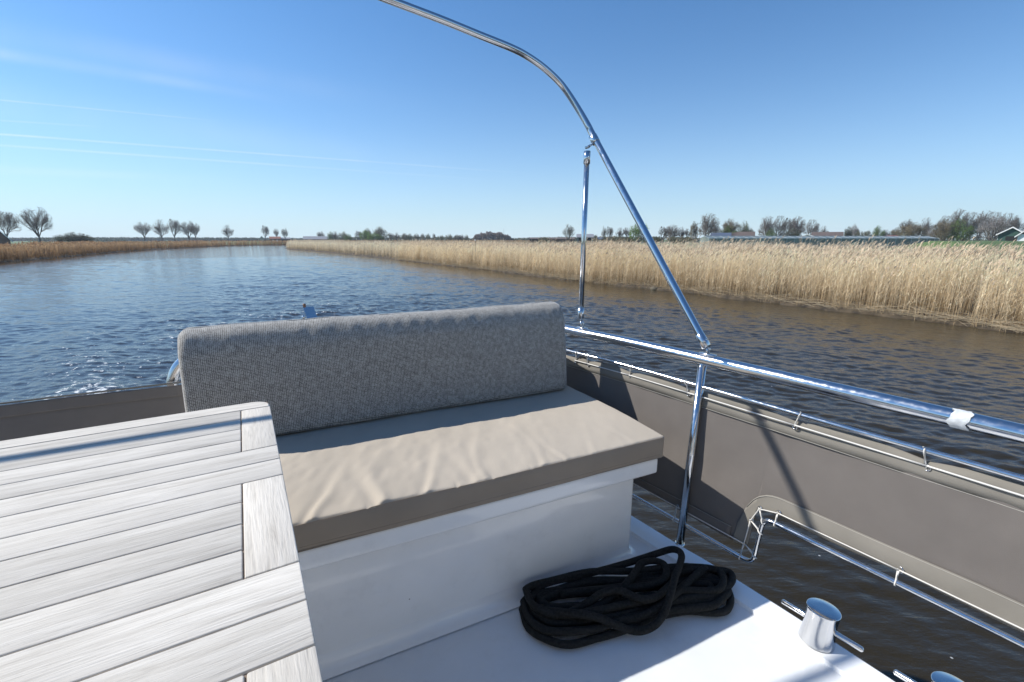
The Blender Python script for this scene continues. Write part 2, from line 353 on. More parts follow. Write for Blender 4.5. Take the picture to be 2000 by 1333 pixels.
def polar(az, rad):
    A, Rr = np.meshgrid(az, rad); x = Rr*np.sin(A); y = Rr*np.cos(A); na = len(az); nr = len(rad)
    i, j = np.meshgrid(np.arange(nr-1), np.arange(na), indexing='ij'); j2 = (j+1) % na
    Q = np.stack([i*na+j, (i+1)*na+j, (i+1)*na+j2, i*na+j2], -1).reshape(-1, 4)[:, ::-1]
    return x.ravel(), y.ravel(), Q
gx, gy, gq = polar(az, rad); gs = signed_dist(gx, gy)
gz = ground_z(gx, gy, gs)
m, t, b = nmat('grass_and_bank_earth'); M['ground'] = m
tcn = t.nodes.new('ShaderNodeTexCoord'); n1 = t.nodes.new('ShaderNodeTexNoise'); n1.inputs['Scale'].default_value = .08; n1.inputs['Detail'].default_value = 8; t.links.new(tcn.outputs['Object'], n1.inputs['Vector'])
c1 = t.nodes.new('ShaderNodeValToRGB'); e = c1.color_ramp.elements; e[0].position = .35; e[0].color = (.060, .115, .030, 1); e[1].position = .65; e[1].color = (.115, .165, .045, 1); t.links.new(n1.outputs[0], c1.inputs[0])
at = t.nodes.new('ShaderNodeAttribute'); at.attribute_name = 'col'; mx = t.nodes.new('ShaderNodeMix'); mx.data_type = 'RGBA'
t.links.new(at.outputs['Fac'], mx.inputs[0]); t.links.new(c1.outputs[0], mx.inputs[6])
n2 = t.nodes.new('ShaderNodeTexNoise'); n2.inputs['Scale'].default_value = 3; n2.inputs['Detail'].default_value = 9; t.links.new(tcn.outputs['Object'], n2.inputs['Vector'])
c2 = t.nodes.new('ShaderNodeValToRGB'); e = c2.color_ramp.elements; e[0].position = .3; e[0].color = (.020, .015, .010, 1); e[1].position = .7; e[1].color = (.095, .07, .042, 1); t.links.new(n2.outputs[0], c2.inputs[0])
t.links.new(c2.outputs[0], mx.inputs[7]); t.links.new(mx.outputs[2], b.inputs['Base Color']); b.inputs['Roughness'].default_value = .95
earth = np.clip(1-(gs-13)/3, 0, 1)[:, None]*np.ones((1, 3))
tag(fast_quads('ground', np.stack([gx, gy, gz], 1), gq, M['ground'], smooth=True, col=earth), kind='structure')

# water: polar sheet with real waves, finer ripples as bump
azw = np.concatenate([np.linspace(-180, -60, 70, endpoint=False), np.linspace(-60, 60, 1050, endpoint=False), np.linspace(60, 180, 70, endpoint=False)])*math.pi/180
radw = np.concatenate([[1.0], np.geomspace(1.9, 80, 1150), np.geomspace(81, 560, 160)])
wx, wy, wq = polar(azw, radw)
Rw = np.hypot(wx, wy); res = np.interp(Rw, radw[:-1], np.diff(radw)); warps = [vnoise(wx*.8+7*i, wy*.8-3*i, 31+i) for i in range(4)]; gust = [vnoise(wx/6, wy/6, 9), vnoise(wx/5+3, wy/5, 10)]
stern = np.array([-.5*math.cos(ROT)-2.6*math.sin(ROT), -.5*math.sin(ROT)+2.6*math.cos(ROT)]); axis = np.array([-math.sin(ROT), math.cos(ROT)])
la = (wx-stern[0])*axis[0]+(wy-stern[1])*axis[1]; lt = (wx-stern[0])*axis[1]-(wy-stern[1])*axis[0]
churn = np.exp(-(lt/(1.6+.14*np.maximum(la, 0)))**2)*np.clip((la+1)/2, 0, 1)*np.exp(-np.maximum(la, 0)/30)
wdist = signed_dist(wx, wy)
calm = np.clip(-wdist/4, 0.25, 1)
h = np.zeros_like(wx)
wr = np.random.default_rng(3)
for lam in np.geomspace(.15, 3.2, 40):
    for q in range(2):
        th = R(200)+wr.normal(0, .62); kx, ky = 2*math.pi/lam*math.sin(th), 2*math.pi/lam*math.cos(th)
        amp = .030*np.exp(-(math.log(lam/.25)/.75)**2)*lam/6.283+.0065*lam/6.283*wr.uniform(.5, 1.4)
        fade = np.clip((lam/res-2.5)/2, 0, 1)
        ph = kx*wx+ky*wy+wr.uniform(0, 6.28)+(1.2 if lam < .8 else .8)*warps[wr.integers(4)]
        s_ = np.sin(ph); h += amp*fade*calm*s_*(1+.5*gust[q])
for lam in np.geomspace(.3, 2.2, 18):            # churned wake
    th = wr.uniform(0, 6.28); kx, ky = 2*math.pi/lam*math.sin(th), 2*math.pi/lam*math.cos(th)
    h += .0085*lam**.8*churn*np.clip((lam/res-3)/3, 0, 1)*np.sin(kx*wx+ky*wy+wr.uniform(0, 6.28)+1.5*warps[0])
for sgn in (-1, 1):                               # diverging wake crests
    ph = (np.abs(lt)-.32*la)*2*math.pi/2.3; env = np.exp(-((np.abs(lt)-.33*la-1.5)/2.4)**2)*np.clip(la/3, 0, 1)*np.exp(-np.maximum(la, 0)/22)*(np.sign(lt) == sgn)
    h += .05*env*np.sin(ph)
h = np.where(wdist > 0, 0, h)*np.clip((Rw-1.6)/4.5, .38, 1)
m, t, b = nmat('river_water'); M['water'] = m
b.inputs['Base Color'].default_value = (.026, .020, .009, 1); b.inputs['Roughness'].default_value = .05; b.inputs['IOR'].default_value = 1.45
tcn = t.nodes.new('ShaderNodeTexCoord')
mp = t.nodes.new('ShaderNodeMapping'); mp.inputs['Rotation'].default_value = (0, 0, R(-20)); mp.inputs['Scale'].default_value = (.55, 1.25, 1); t.links.new(tcn.outputs['Object'], mp.inputs[0])
n1 = t.nodes.new('ShaderNodeTexNoise'); n1.inputs['Scale'].default_value = 7.5; n1.inputs['Detail'].default_value = 6; n1.inputs['Roughness'].default_value = .55; t.links.new(mp.outputs[0], n1.inputs['Vector'])
n0 = t.nodes.new('ShaderNodeTexNoise'); n0.inputs['Scale'].default_value = .9; n0.inputs['Detail'].default_value = 3; t.links.new(mp.outputs[0], n0.inputs['Vector'])
bp = t.nodes.new('ShaderNodeBump'); bp.inputs['Strength'].default_value = .9; bp.inputs['Distance'].default_value = .018; t.links.new(n1.outputs[0], bp.inputs['Height'])
bp0 = t.nodes.new('ShaderNodeBump'); bp0.inputs['Strength'].default_value = .35; bp0.inputs['Distance'].default_value = .06; t.links.new(n0.outputs[0], bp0.inputs['Height'])
t.links.new(bp0.outputs[0], bp.inputs['Normal']); t.links.new(bp.outputs[0], b.inputs['Normal'])
# foam: wake flecks, plus sun glitter painted as white spots well beyond the wake
fo = t.nodes.new('ShaderNodeTexNoise'); fo.inputs['Scale'].default_value = 8; fo.inputs['Detail'].default_value = 10; fo.inputs['Roughness'].default_value = .7; t.links.new(tcn.outputs['Object'], fo.inputs['Vector'])
at = t.nodes.new('ShaderNodeAttribute'); at.attribute_name = 'col'
sb = t.nodes.new('ShaderNodeMath'); sb.operation = 'MULTIPLY_ADD'; t.links.new(at.outputs['Fac'], sb.inputs[0]); sb.inputs[1].default_value = .26; t.links.new(fo.outputs[0], sb.inputs[2])
fr = t.nodes.new('ShaderNodeMapRange'); t.links.new(sb.outputs[0], fr.inputs[0]); fr.inputs[1].default_value = .74; fr.inputs[2].default_value = .79
v2 = t.nodes.new('ShaderNodeTexVoronoi'); v2.inputs['Scale'].default_value = 5.0; t.links.new(tcn.outputs['Object'], v2.inputs['Vector'])
fl = t.nodes.new('ShaderNodeMapRange'); t.links.new(v2.outputs['Distance'], fl.inputs[0]); fl.inputs[1].default_value = .055; fl.inputs[2].default_value = .03; fl.inputs[3].default_value = 0; fl.inputs[4].default_value = .55
v3 = t.nodes.new('ShaderNodeMath'); v3.operation = 'GREATER_THAN'; sc3 = t.nodes.new('ShaderNodeSeparateColor'); t.links.new(v2.outputs['Color'], sc3.inputs[0]); t.links.new(sc3.outputs[0], v3.inputs[0]); v3.inputs[1].default_value = .8
fm = t.nodes.new('ShaderNodeMath'); fm.operation = 'MULTIPLY'; t.links.new(fl.outputs[0], fm.inputs[0]); t.links.new(v3.outputs[0], fm.inputs[1])
fx_ = t.nodes.new('ShaderNodeMath'); fx_.operation = 'MAXIMUM'; t.links.new(fm.outputs[0], fx_.inputs[0]); t.links.new(fr.outputs[0], fx_.inputs[1])
foam_glint = t.nodes.new('ShaderNodeBsdfDiffuse'); foam_glint.inputs[0].default_value = (.7, .72, .72, 1)
ms = t.nodes.new('ShaderNodeMixShader'); t.links.new(fx_.outputs[0], ms.inputs[0]); t.links.new(b.outputs[0], ms.inputs[1]); t.links.new(foam_glint.outputs[0], ms.inputs[2]); t.links.new(ms.outputs[0], t.nodes['Material Output'].inputs[0])
fgate = np.clip((la-.3)/2.0, 0, 1); fmask = fgate*(.22*np.exp(-(lt/(1.3+.10*np.maximum(la, 0)))**2)*np.clip((la+1)/1.5, 0, 1)*np.exp(-np.maximum(la, 0)/9)+.80*np.exp(-(lt/9)**2)*np.exp(-np.maximum(la, 0)/30)+np.clip(h*14, -.3, .5)*np.exp(-(lt/5)**2)*np.exp(-np.maximum(la, 0)/16))  # wide middle term spreads the painted glitter
tag(fast_quads('river_water', np.stack([wx, wy, h], 1), wq, M['water'], smooth=True, col=np.clip(fmask, 0, 1)[:, None]*np.ones((1, 3))), kind='structure')

# ------------------------------------------------------------------ the boat
B = boat_empty('motor_boat', 0, 0, 0, 'white motor boat whose stern deck carries the bench, steel railing and mooring bollards', 'boat')
AC = -.5
RB = [-9, -3, -.6, .417, .617, .884, 1.287, 1.662, 2.089]; RA = [2.02, 1.93, 1.76, 1.654, 1.618, 1.577, 1.509, 1.443, 1.34]
def rail_a(b, z): return np.interp(b, RB, RA)-.09*(1-z/.813)
def rp(b, z, off=0.0, side=1):
    a = rail_a(b, z)+off; return np.array([a if side == 1 else 2*AC-a, b, z])
# deck plan
edge = [(1.9, -9), (1.82, -3), (1.66, -.6), (1.53, .45), (1.492, .768), (1.44, 1.12), (1.412, 1.25), (1.371, 1.494), (1.335, 1.68), (1.24, 2.05), (1.10, 2.32), (.88, 2.46), (.5, 2.52), (AC, 2.54)]
ed = spline([(*p, 0) for p in edge], 5)[:, :2]; full = np.vstack([ed, [(2*AC-a, b) for a, b in ed[::-1][1:]]])
def inset(P, d):
    P = np.asarray(P); T = np.gradient(P, axis=0); T /= np.linalg.norm(T, axis=1)[:, None]; return P+np.stack([-T[:, 1], T[:, 0]], 1)*d
# deck sheet (inner non-skid field), raised smooth margin with a small step
inn = inset(full, .105); inn2 = inset(full, .112); n = len(full)
V = [(*p, -.004) for p in inn]; half = n//2
F = [(i, i+1, n-2-i, n-1-i) for i in range(half-1) if n-2-i > i+1]; F.append((half-1, half, half+1))
mesh('deck', V, F, M['deck'], B, False)
V = []; F = []
for ring, z in ((inn2, -.006), (inn, .008), (inset(full, .012), .008), (full, 0), (inset(full, -.004), -.03)): V += [(*p, z) for p in ring]
for k in range(4):
    for i in range(n-1): F.append((k*n+i, k*n+i+1, (k+1)*n+i+1, (k+1)*n+i))
mesh('deck_margin', V, [f[::-1] for f in F], M['margin'], B, False)
mb = MB(); mb.add(*tube([(*p, -.012) for p in inset(full, -.003)], .007, 8)); mb.build('rub_strip', M['steel'], B)
V = []; F = []
for k, (d, z) in enumerate(((-.0, -.025), (.10, -.35), (.18, -1.0), (.30, -1.9))): V += [(*p, z) for p in inset(full, d)]
for k in range(3):
    for i in range(n-1): F.append((k*n+i, k*n+i+1, (k+1)*n+i+1, (k+1)*n+i))
mesh('hull', V, [f[::-1] for f in F], M['hull'], B, True)

# bench locker
mb = MB(); mb.add(*rbox(-1.25, 1.172, 1.300, 1.95, -.003, .400, .016, 4)); lock = mb.build('bench_locker', M['gel'], B)
mb = MB(); mb.add(*rbox(-1.30, 1.235, 1.243, 2.0, .392, .459, .011, 4)); mb.build('locker_rim', M['gel'], lock)
mb = MB()                         # coved foot of the locker
prof = [(0, .05), (-.004, .030), (-.012, .014), (-.026, .004), (-.045, .0005)]; V = []; F = []
path = [(-1.25, 1.3, 0, 1), (1.15, 1.3, 0, 1), (1.165, 1.307, -.7, .7), (1.172, 1.322, -1, 0), (1.172, 1.95, -1, 0)]
for (a, b_, na, nb) in path:
    for d, z in prof: V.append((a+d*na, b_+d*nb, z))
for i in range(len(path)-1):
    for k in range(4): F.append((i*5+k, (i+1)*5+k, (i+1)*5+k+1, i*5+k+1))
mesh('locker_foot', V, F, M['gel'], lock)

mb = MB(); mb.add(*rbox(-.30, 1.13, 2.06, 2.40, -.003, .895, .03, 4)); mb.build('stern_shade_block', M['gel'], B)   # added box, hidden behind the backrest, to shade the canvas windbreak

# railing
rail_pts = [rp(b_, .813) for b_ in (-3, -1.5, -.6, 0, .417, .884, 1.287, 1.662, 2.0)]+[np.array(p) for p in ((1.30, 2.22, .813), (1.16, 2.42, .813), (.92, 2.53, .813), (.55, 2.56, .813), (.1, 2.56, .813), (-.3, 2.53, .805), (-.43, 2.5, .785), (-.51, 2.5, .735), (-.548, 2.5, .665), (-.553, 2.5, .60), (-.535, 2.5, .50), (-.515, 2.5, .35), (-.51, 2.48, 0))]
rl = spline(rail_pts, 8); mb = MB(); mb.add(*tube(rl, .0245, 20)); rail = mb.build('railing', M['steel_worn'], B)
lp = [np.array((2*AC-p[0], p[1], p[2])) for p in rail_pts[:9]]
mb = MB(); mb.add(*tube(spline(lp, 6), .0245, 14)); rail_l = mb.build('railing', M['steel_worn'], B)
def post(parent, foot, top, r=.0165, name='stanchion'):
    foot = np.array(foot, float); top = np.array(top, float); mb = MB(); mb.add(*tube([foot, top], r, 20))
    mb.add(*lathe([(.0, .004), (r+.004, .004), (r+.004, -.004)], 20, foot+[0, 0, .006])); return mb.build(name, M['steel'], parent)
post(rail, (1.413, 1.262, .0), rp(1.31, .80)); post(rail, (1.60, -.2, 0), rp(-.18, .80)); post(rail, (.9, 2.44, 0), (.93, 2.53, .80)); post(rail, (.25, 2.5, 0), (.25, 2.56, .8))
for b_ in (1.3, -.2): post(rail_l, (2*AC-1.41-(0 if b_ > 0 else .18), b_, 0), rp(b_, .8, 0, -1))
mid = [rp(b_, .700) for b_ in (-3, -1.5, -.6, 0, .417, .884, 1.287, 1.662, 2.0)]+[np.array(p) for p in ((1.29, 2.22, .70), (1.15, 2.41, .70), (.92, 2.52, .70), (.5, 2.55, .70), (-.3, 2.52, .72), (-.42, 2.5, .70), (-.482, 2.5, .64), (-.498, 2.5, .55), (-.48, 2.5, .4), (-.478, 2.48, .1))]
mb = MB(); mb.add(*tube(spline(mid, 8), .0085, 12)); mb.build('mid_rail', M['steel'], rail)
low = [rp(b_, .283) for b_ in (-3, -1.5, -.6, 0, .3, .6, .85)]+[rp(.966, .283), rp(.972, .090)]+[rp(b_, .090) for b_ in (1.1, 1.3, 1.6, 2.0)]
mb = MB(); mb.add(*tube(fillet(low, .035), .0085, 12)); mb.build('lower_rail', M['steel'], rail)
# ragged tape wrapped round the handrail
c0 = rp(.552, .813); c1 = rp(.513, .813); V = []; F = []; ns = 28
for i, tt in enumerate(np.linspace(0, 1, 9)):
    for j in range(ns):
        a = 2*math.pi*j/ns; wob = .005*math.sin(3*a+1)+.003*math.sin(7*a); tt2 = tt+(wob/.055 if i in (0, 8) else 0)
        c = c0+(c1-c0)*tt2; rr = .0262+.0012*random.random(); V.append(c+np.array([math.cos(a), .1*math.cos(a), math.sin(a)])*rr)
for i in range(8):
    for j in range(ns): F.append((i*ns+j, i*ns+(j+1) % ns, (i+1)*ns+(j+1) % ns, (i+1)*ns+j))
tp = mesh('tape_wrap', V, F, M['tape'], rail); tag(tp, 'ragged white tape wrapped round the handrail')

# bollards (two) on the deck margin
def bollard(a, b_):
    mb = MB(); mb.add(*lathe([(.0515, 0), (.0505, .010), (.0470, .035), (.0452, .07), (.0462, .096), (.0482, .112), (.0488, .1155), (.0484, .118), (.046, .1192), (.02, .1200), (0, .1200)], 40, (a, b_, .010), (.07, -.02, 1)))
    body = mb.build('mooring_bollard', M['steel'], B)
    d = np.array([-.16, 1.0, 0]); d /= np.linalg.norm(d); c = np.array([a+.006, b_, .068]); P = [c+d*s for s in (-.122, -.1195, -.116, .116, .1195, .122)]
    mb = MB(); mb.add(*tube(P, [.001, .006, .0085, .0085, .006, .001], 14)); mb.build('cross_bar', M['steel'], body)
    return body
bollard(1.448, .700); bollard(1.490, .385)

# cabin block ahead of the camera's back: its lit aft wall throws light on the bench
mb = MB(); mb.add(*rbox(-2.15, 1.15, -4.2, -.75, -.003, 2.25, .05, 4)); cabin = mb.build('cabin', M['cabin'], B)
for (a0, a1) in ((-1.9, -1.15), (-.95, -.05), (.15, .9)):
    mb = MB(); mb.add(*rbox(a0, a1, -.75, -.735, 1.1, 1.85, .006, 2)); mb.build('window', M['pane'], cabin)

# small upright flat bar with a bolt, behind the backrest
mb = MB(); P0 = np.array([.115, 2.60, .70]); P1 = np.array([.058, 2.70, .940]); dd = (P1-P0); dd /= np.linalg.norm(dd); sx = np.array([1, 0, 0])*.026; sy = np.array([0, .35, -.2])*.02
V = [P+s1*sx+s2*sy for P in (P0, P1) for s1 in (-1, 1) for s2 in (-1, 1)]; F = [(0, 1, 3, 2), (4, 6, 7, 5), (0, 4, 5, 1), (2, 3, 7, 6), (0, 2, 6, 4), (1, 5, 7, 3)]
mb.add(V, F); br = mb.build('stern_bracket', M['steel'], B, False)
mb = MB(); mb.add(*lathe([(.008, 0), (.008, .016), (.006, .02), (0, .02)], 12, (.040, 2.698, .940))); mb.build('bolt', M['bolt'], br)
mb = MB(); mb.add(*tube([(.030, 2.62, .80), (.030, 2.70, .885)], .006, 10)); mb.add(*lathe([(.009, 0), (.009, .01), (0, .012)], 10, (.030, 2.70, .885))); mb.build('bracket_pin', M['steel'], br)

# ------------------------------------------------------------------ canopy frame (hoop, struts, hinges)
CF = boat_empty('canopy_frame', 1.5, 1.29, .83, 'stainless steel canopy hoop arching over the deck, hinged on the railing', 'canopy frame')
co = np.array([1.5, 1.29, .83])
right = [(1.505, 1.305, .875), (1.496, 1.42, 1.016), (1.480, 1.613, 1.255), (1.460, 1.861, 1.56)] + [(1.444, 2.062, 1.807), (1.431, 2.098, 1.866), (1.401, 2.14, 1.945), (1.353, 2.176, 2.03), (1.308, 2.194, 2.083), (1.23, 2.205, 2.136), (1.138, 2.206, 2.174), (1.047, 2.204, 2.197), (0.88, 2.21, 2.228), (0.709, 2.216, 2.26), (0.478, 2.216, 2.294), (0.238, 2.214, 2.329), (0.023, 2.207, 2.359)] + [(AC, 2.167, 2.371)]
left = [(2*AC-p[0], p[1]-.10*min(1, max(0, (p[0]-.3)/.7))*(p[2] > 1.9)-(.05 if 1.5 < p[2] <= 1.9 else 0), p[2]) for p in right[::-1][1:]]
mb = MB(); mb.add(*tube(spline(right+left, 8), .0165, 16)); mb.build('hoop', M['steel'], CF, off=co)
for side in (1, -1):
    S = lambda p: np.array([p[0] if side == 1 else 2*AC-p[0], p[1], p[2]])
    foot = S((1.362, 2.005, .90)); top = S((1.388, 2.035, 1.72))
    mb = MB(); mb.add(*tube([foot, top], .0135, 16)); st = mb.build('strut', M['steel'], CF, off=co)
    d = (top-foot)/np.linalg.norm(top-foot)
    for nm, a0, a1 in (('end_sleeve', -.012, .045), ('end_sleeve', 1, 1)):
        p, q = (foot+d*a0, foot+d*a1) if nm == 'end_sleeve' and a0 < 1 else (top-d*.05, top+d*.012)
        mb = MB(); mb.add(*tube([p, p+d*.001, q-d*.001, q], [.014, .0168, .0168, .012], 16)); mb.add(*lathe([(.0035, 0), (.0035, .006), (0, .007)], 10, (p+q)/2+np.array([0, -.016, 0]), (0, -1, 0))); mb.build('end_sleeve', M['steel'], st, off=co)
    # clamp ring on the hoop with its lug
    hc = S((1.4425, 2.055, 1.795)); hd = S((1.442, 2.06, 1.80))-S((1.455, 1.86, 1.56)); hd /= np.linalg.norm(hd)
    mb = MB(); mb.add(*tube([hc-hd*.024, hc-hd*.022, hc+hd*.022, hc+hd*.024], [.019, .0215, .0215, .019], 18))
    e0 = hc-hd*.01; e1 = top+d*.03; mb.add(*tube([e0, (e0+e1)/2+np.array([0, 0, -.004]), e1], .006, 8)); mb.add(*lathe([(.007, -.012), (.007, .012), (0, .0125)], 10, e1, (0, 1, 0)))
    mb.build('hoop_clamp', M['steel'], CF, off=co)
    # hinge mounts on the handrail
    for (b_, tgt) in ((1.295, S((1.505, 1.305, .875))), (1.995, foot)):
        base = S(rp(b_, .813+.026)); mb = MB(); dr = S(rp(b_-.04, .84))-S(rp(b_+.04, .84)); dr /= np.linalg.norm(dr); sd_ = np.array([dr[1], -dr[0], 0])
        P = [base+dr*s for s in (-.036, -.030, .030, .036)]; V = []; F = []
        for p, w_ in zip(P, (.006, .013, .013, .006)):
            for s1 in (-1, 1):
                for z_ in (-.004, .003): V.append(p+sd_*s1*w_+np.array([0, 0, z_]))
        for i in range(3):
            o_ = i*4; F += [(o_, o_+4, o_+5, o_+1), (o_+2, o_+3, o_+7, o_+6), (o_+1, o_+5, o_+7, o_+3), (o_, o_+2, o_+6, o_+4)]
        F += [(0, 1, 3, 2), (12, 14, 15, 13)]; mb.add(V, F)
        for s1 in (-1, 1):
            l0 = base+sd_*.009*s1; mb.add(*tube([l0, l0+np.array([0, 0, .022]), l0*.3+tgt*.7], .0045, 8))
        mb.add(*tube([tgt-sd_*.014, tgt+sd_*.014], .0055, 10)); hm = mb.build('hinge_mount', M['steel'], CF, off=co)
    f0 = S((1.505, 1.305, .875)); f1 = S((1.497, 1.39, .97)); fd = (f1-f0)/np.linalg.norm(f1-f0)
    mb = MB(); mb.add(*tube([f0-fd*.012, f0-fd*.008, f0+fd*.050, f0+fd*.052], [.012, .0195, .0195, .017], 18)); mb.add(*lathe([(.004, 0), (.004, .006), (0, .007)], 10, f0+fd*.03+np.array([0, -.019, .003]), (0, -1, 0))); mb.build('end_sleeve', M['steel'], CF, off=co)

# ------------------------------------------------------------------ canvas windbreaks laced inside the rails
def canvas_strip(name, mat, parent, bs_, lo, hi, off, org, nz=10, thick=.0016):
    V = []; F = []; nb = len(bs_)
    for b_ in bs_:
        l, h_ = lo(b_), hi(b_)
        for k in range(nz+1):
            z = l+(h_-l)*k/nz; w_ = .006*math.sin(b_*5+z*4)*math.sin(math.pi*k/nz)+(.0022*float(vnoise(b_*8, z*10, 6))+.002*float(vnoise(b_*16-z*14, z*5, 16)))*(1 if nz > 10 else .0); V.append(rp(b_, z, off+w_))
    for i in range(nb-1):
        for k in range(nz): F.append((i*(nz+1)+k, (i+1)*(nz+1)+k, (i+1)*(nz+1)+k+1, i*(nz+1)+k+1))
    o = mesh(name, V, F, mat, parent, True, off=org); md = o.modifiers.new('thickness', 'SOLIDIFY'); md.thickness = thick; md.offset = 0; return o
GT = [-1.3, -.75, -.22, .25, .577, .934, 1.356, 1.673, 1.93, 2.02]
def top_edge(b_):
    g = np.array(GT); i = np.searchsorted(g, b_)
    if i == 0 or i >= len(g): return .668
    tt = (b_-g[i-1])/(g[i]-g[i-1]); return .668+.016*math.sin(math.pi*tt)
def bot_edge(b_):
    if b_ > 1.010: return .128+.012*max(0, min(1, (b_-1.1)/.4))
    if b_ > 1.004: return .128+(.288-.128)*(1.010-b_)/.006
    g = [-1.3, -.7, -.15, .2, .575, .926]; i = int(np.searchsorted(g, b_)); s = 0 if i == 0 or i >= len(g) else .010*math.sin(math.pi*(b_-g[i-1])/(g[i]-g[i-1]))
    return (.288+(.302-.288)*min(1, (1.004-b_)/.03))-s+(.012 if b_ < .9 else .012*(.99-b_)/.09 if b_ < .99 else 0)
corg = rp(1.0, 0)
CV = boat_empty('canvas_windbreak', *corg, 'grey canvas windbreak laced between the rails right of the bench', 'canvas windbreak')
bs1 = sorted(set(np.round(np.concatenate([np.arange(-3, -.2, .08), np.arange(-.2, 2.12, .02), [1.0102, 1.0098, 1.004, .999]]), 4).tolist()))
canvas_strip('canvas_sheet', M['canvas'], CV, bs1, bot_edge, top_edge, .016, corg, 24)
canvas_strip('top_hem', M['hem'], CV, bs1, lambda b_: .612, top_edge, .0125, corg, 3)
def patch_top(b_):
    if b_ < .90: return .378
    tt = min(1, (b_-.90)/.165); return bot_edge(1.02)+.01+(.378-.138)*math.sqrt(max(0, 1-tt**3.2))
bs2 = [b_ for b_ in bs1 if b_ < 1.064]+[1.064]
canvas_strip('corner_patch', M['hem'], CV, bs2, bot_edge, patch_top, .0125, corg, 8)
canvas_strip('bottom_hem', M['canvas'], CV, [b_ for b_ in bs1 if b_ > 1.07], bot_edge, lambda b_: .182, .0125, corg, 3)
mb = MB()
for f_ in (lambda b_: .6125,):
    mb.add(*tube([rp(b_, f_(b_), .0105) for b_ in np.arange(-2, 2.1, .04)], .0011, 5))
mb.add(*tube([rp(b_, patch_top(b_)-.004, .0105) for b_ in [q for q in bs2 if q < 1.06 and q > -1]], .0009, 5))
mb.add(*tube([rp(b_, .181, .0105) for b_ in np.arange(1.08, 2.1, .04)], .0008, 5))
mb.build('seam', M['thread'], CV, off=corg)
mb = MB(); cord = MB()
def torus(c, r, rr, nvec):
    nvec = np.array(nvec, float); nvec /= np.linalg.norm(nvec); u = np.cross(nvec, [0, 0, 1.0]); u /= np.linalg.norm(u); w = np.cross(nvec, u)
    return tube([c+r*(math.cos(a)*u+math.sin(a)*w) for a in np.linspace(0, 2*math.pi, 16, endpoint=False)], rr, 6, False, True)
bots = [(-1.3, .32), (-.7, .32), (-.15, .321), (.2, .321), (.575, .321), (.926, .322), (.990, .306), (1.012, .246), (1.018, .145), (1.316, .146), (1.62, .148), (1.95, .15)]
def ring(b_, z_): q = MB(); q.add(*torus(rp(b_, z_, .009), .0085, .0022, (1, -.15, -.1))); q.build('grommet', M['steel'], CV, off=corg)
for b_ in GT: ring(b_, .650)
for (b_, z_) in bots:
    if b_ != 1.018: ring(b_, z_)
def seg(p, q, r=.0024, sag=0.0):
    P = [p+(q-p)*s_+np.array([0, 0, -sag*4*s_*(1-s_)]) for s_ in np.linspace(0, 1, 7)]; cord.add(*tube(P, r, 6))
for i in range(len(GT)-1): seg(rp(GT[i], .657, .004), rp(GT[i+1], .657, .004), .0028)
def loop(p, q, rr=.0105, tw=0.01):               # cord from a grommet p round a rail at q
    d = (q-p)/np.linalg.norm(q-p); side = np.array([1.0, .15, 0]); P = [p]
    P += [q+(-d*math.cos(a)+side*math.sin(a))*rr+np.array([0, tw*a/6, 0]) for a in np.linspace(-2.6, 2.6, 14)[::-1]]
    P += [p+np.array([.004, .006, 0])]; q_ = MB(); q_.add(*tube(P, .0022, 6)); q_.build('cord_loop', M['cord'], CV, off=corg)
for i, b_ in enumerate(GT): loop(rp(b_, .650, .006), rp(b_+.012*(-1)**i, .700), .0105, .008)
cord.build('lacing_cord', M['cord'], CV, off=corg); cord = MB()
for (p, q) in zip(bots[:-1], bots[1:]): seg(rp(p[0], p[1], .004), rp(q[0], q[1], .004), .0022)
for (b_, z_) in bots[:6]+bots[9:]: loop(rp(b_, z_, .006), rp(b_, .283 if b_ < 1 else .090), .0105, .006)
loop(rp(.99, .306, .006), rp(.968, .268)); loop(rp(1.012, .246, .006), rp(.968, .225)); loop(rp(1.018, .145, .006), rp(.970, .125)); loop(rp(1.018, .145, .006), rp(1.02, .090))
cord.build('lacing_cord', M['cord'], CV, off=corg)
# the windbreak across the stern, left of the backrest, and the one on the far side
so = np.array([-1.3, 2.42, 0]); CS = boat_empty('canvas_windbreak', *so, 'dark canvas windbreak stretched low across the stern, left of the backrest', 'canvas windbreak')
def flat_canvas(name, mat, parent, a0, a1, b0, b1, zl, zh, org, dy=0):
    V = []; F = []; na, nz = 60, 8
    for i in range(na+1):
        s_ = i/na; e_ = .010*abs(math.sin(s_*math.pi*4))
        for k in range(nz+1):
            z = zl+(zh-(0 if zh < .66 else e_*.6)-zl)*k/nz; V.append((a0+(a1-a0)*s_, b0+(b1-b0)*s_+dy+.006*math.sin(s_*14+z*5)+.002*float(vnoise(s_*18, z*9, 8)), z))
    for i in range(na):
        for k in range(nz): F.append((i*(nz+1)+k, (i+1)*(nz+1)+k, (i+1)*(nz+1)+k+1, i*(nz+1)+k+1))
    o = mesh(name, V, F, mat, parent, True, off=org); md = o.modifiers.new('thickness', 'SOLIDIFY'); md.thickness = .0016; md.offset = 0; return o
flat_canvas('canvas_sheet', M['canvas'], CS, -2.15, -.50, 2.40, 2.44, .10, .655, so)
flat_canvas('top_hem', M['canvas'], CS, -2.15, -.50, 2.40, 2.44, .605, .655, so, -.004)
mb = MB(); mb.add(*tube([(-2.15, 2.405, .664), (-1.3, 2.425, .660), (-.50, 2.445, .664)], .004, 8)); mb.build('edge_cord', M['hem'], CS, off=so)
mb = MB(); mb.add(*tube(fillet([(-.535, 2.44, .662), (-.49, 2.50, .700), (-.40, 2.52, .70)], .02), .0022, 6)); mb.build('cord_loop', M['cord'], CS, off=so); mb = MB(); mb.add(*tube([(-.60, 2.47, .655), (-.45, 2.465, .658)], .003, 6)); mb.build('lacing_cord', M['cord'], CS, off=so)
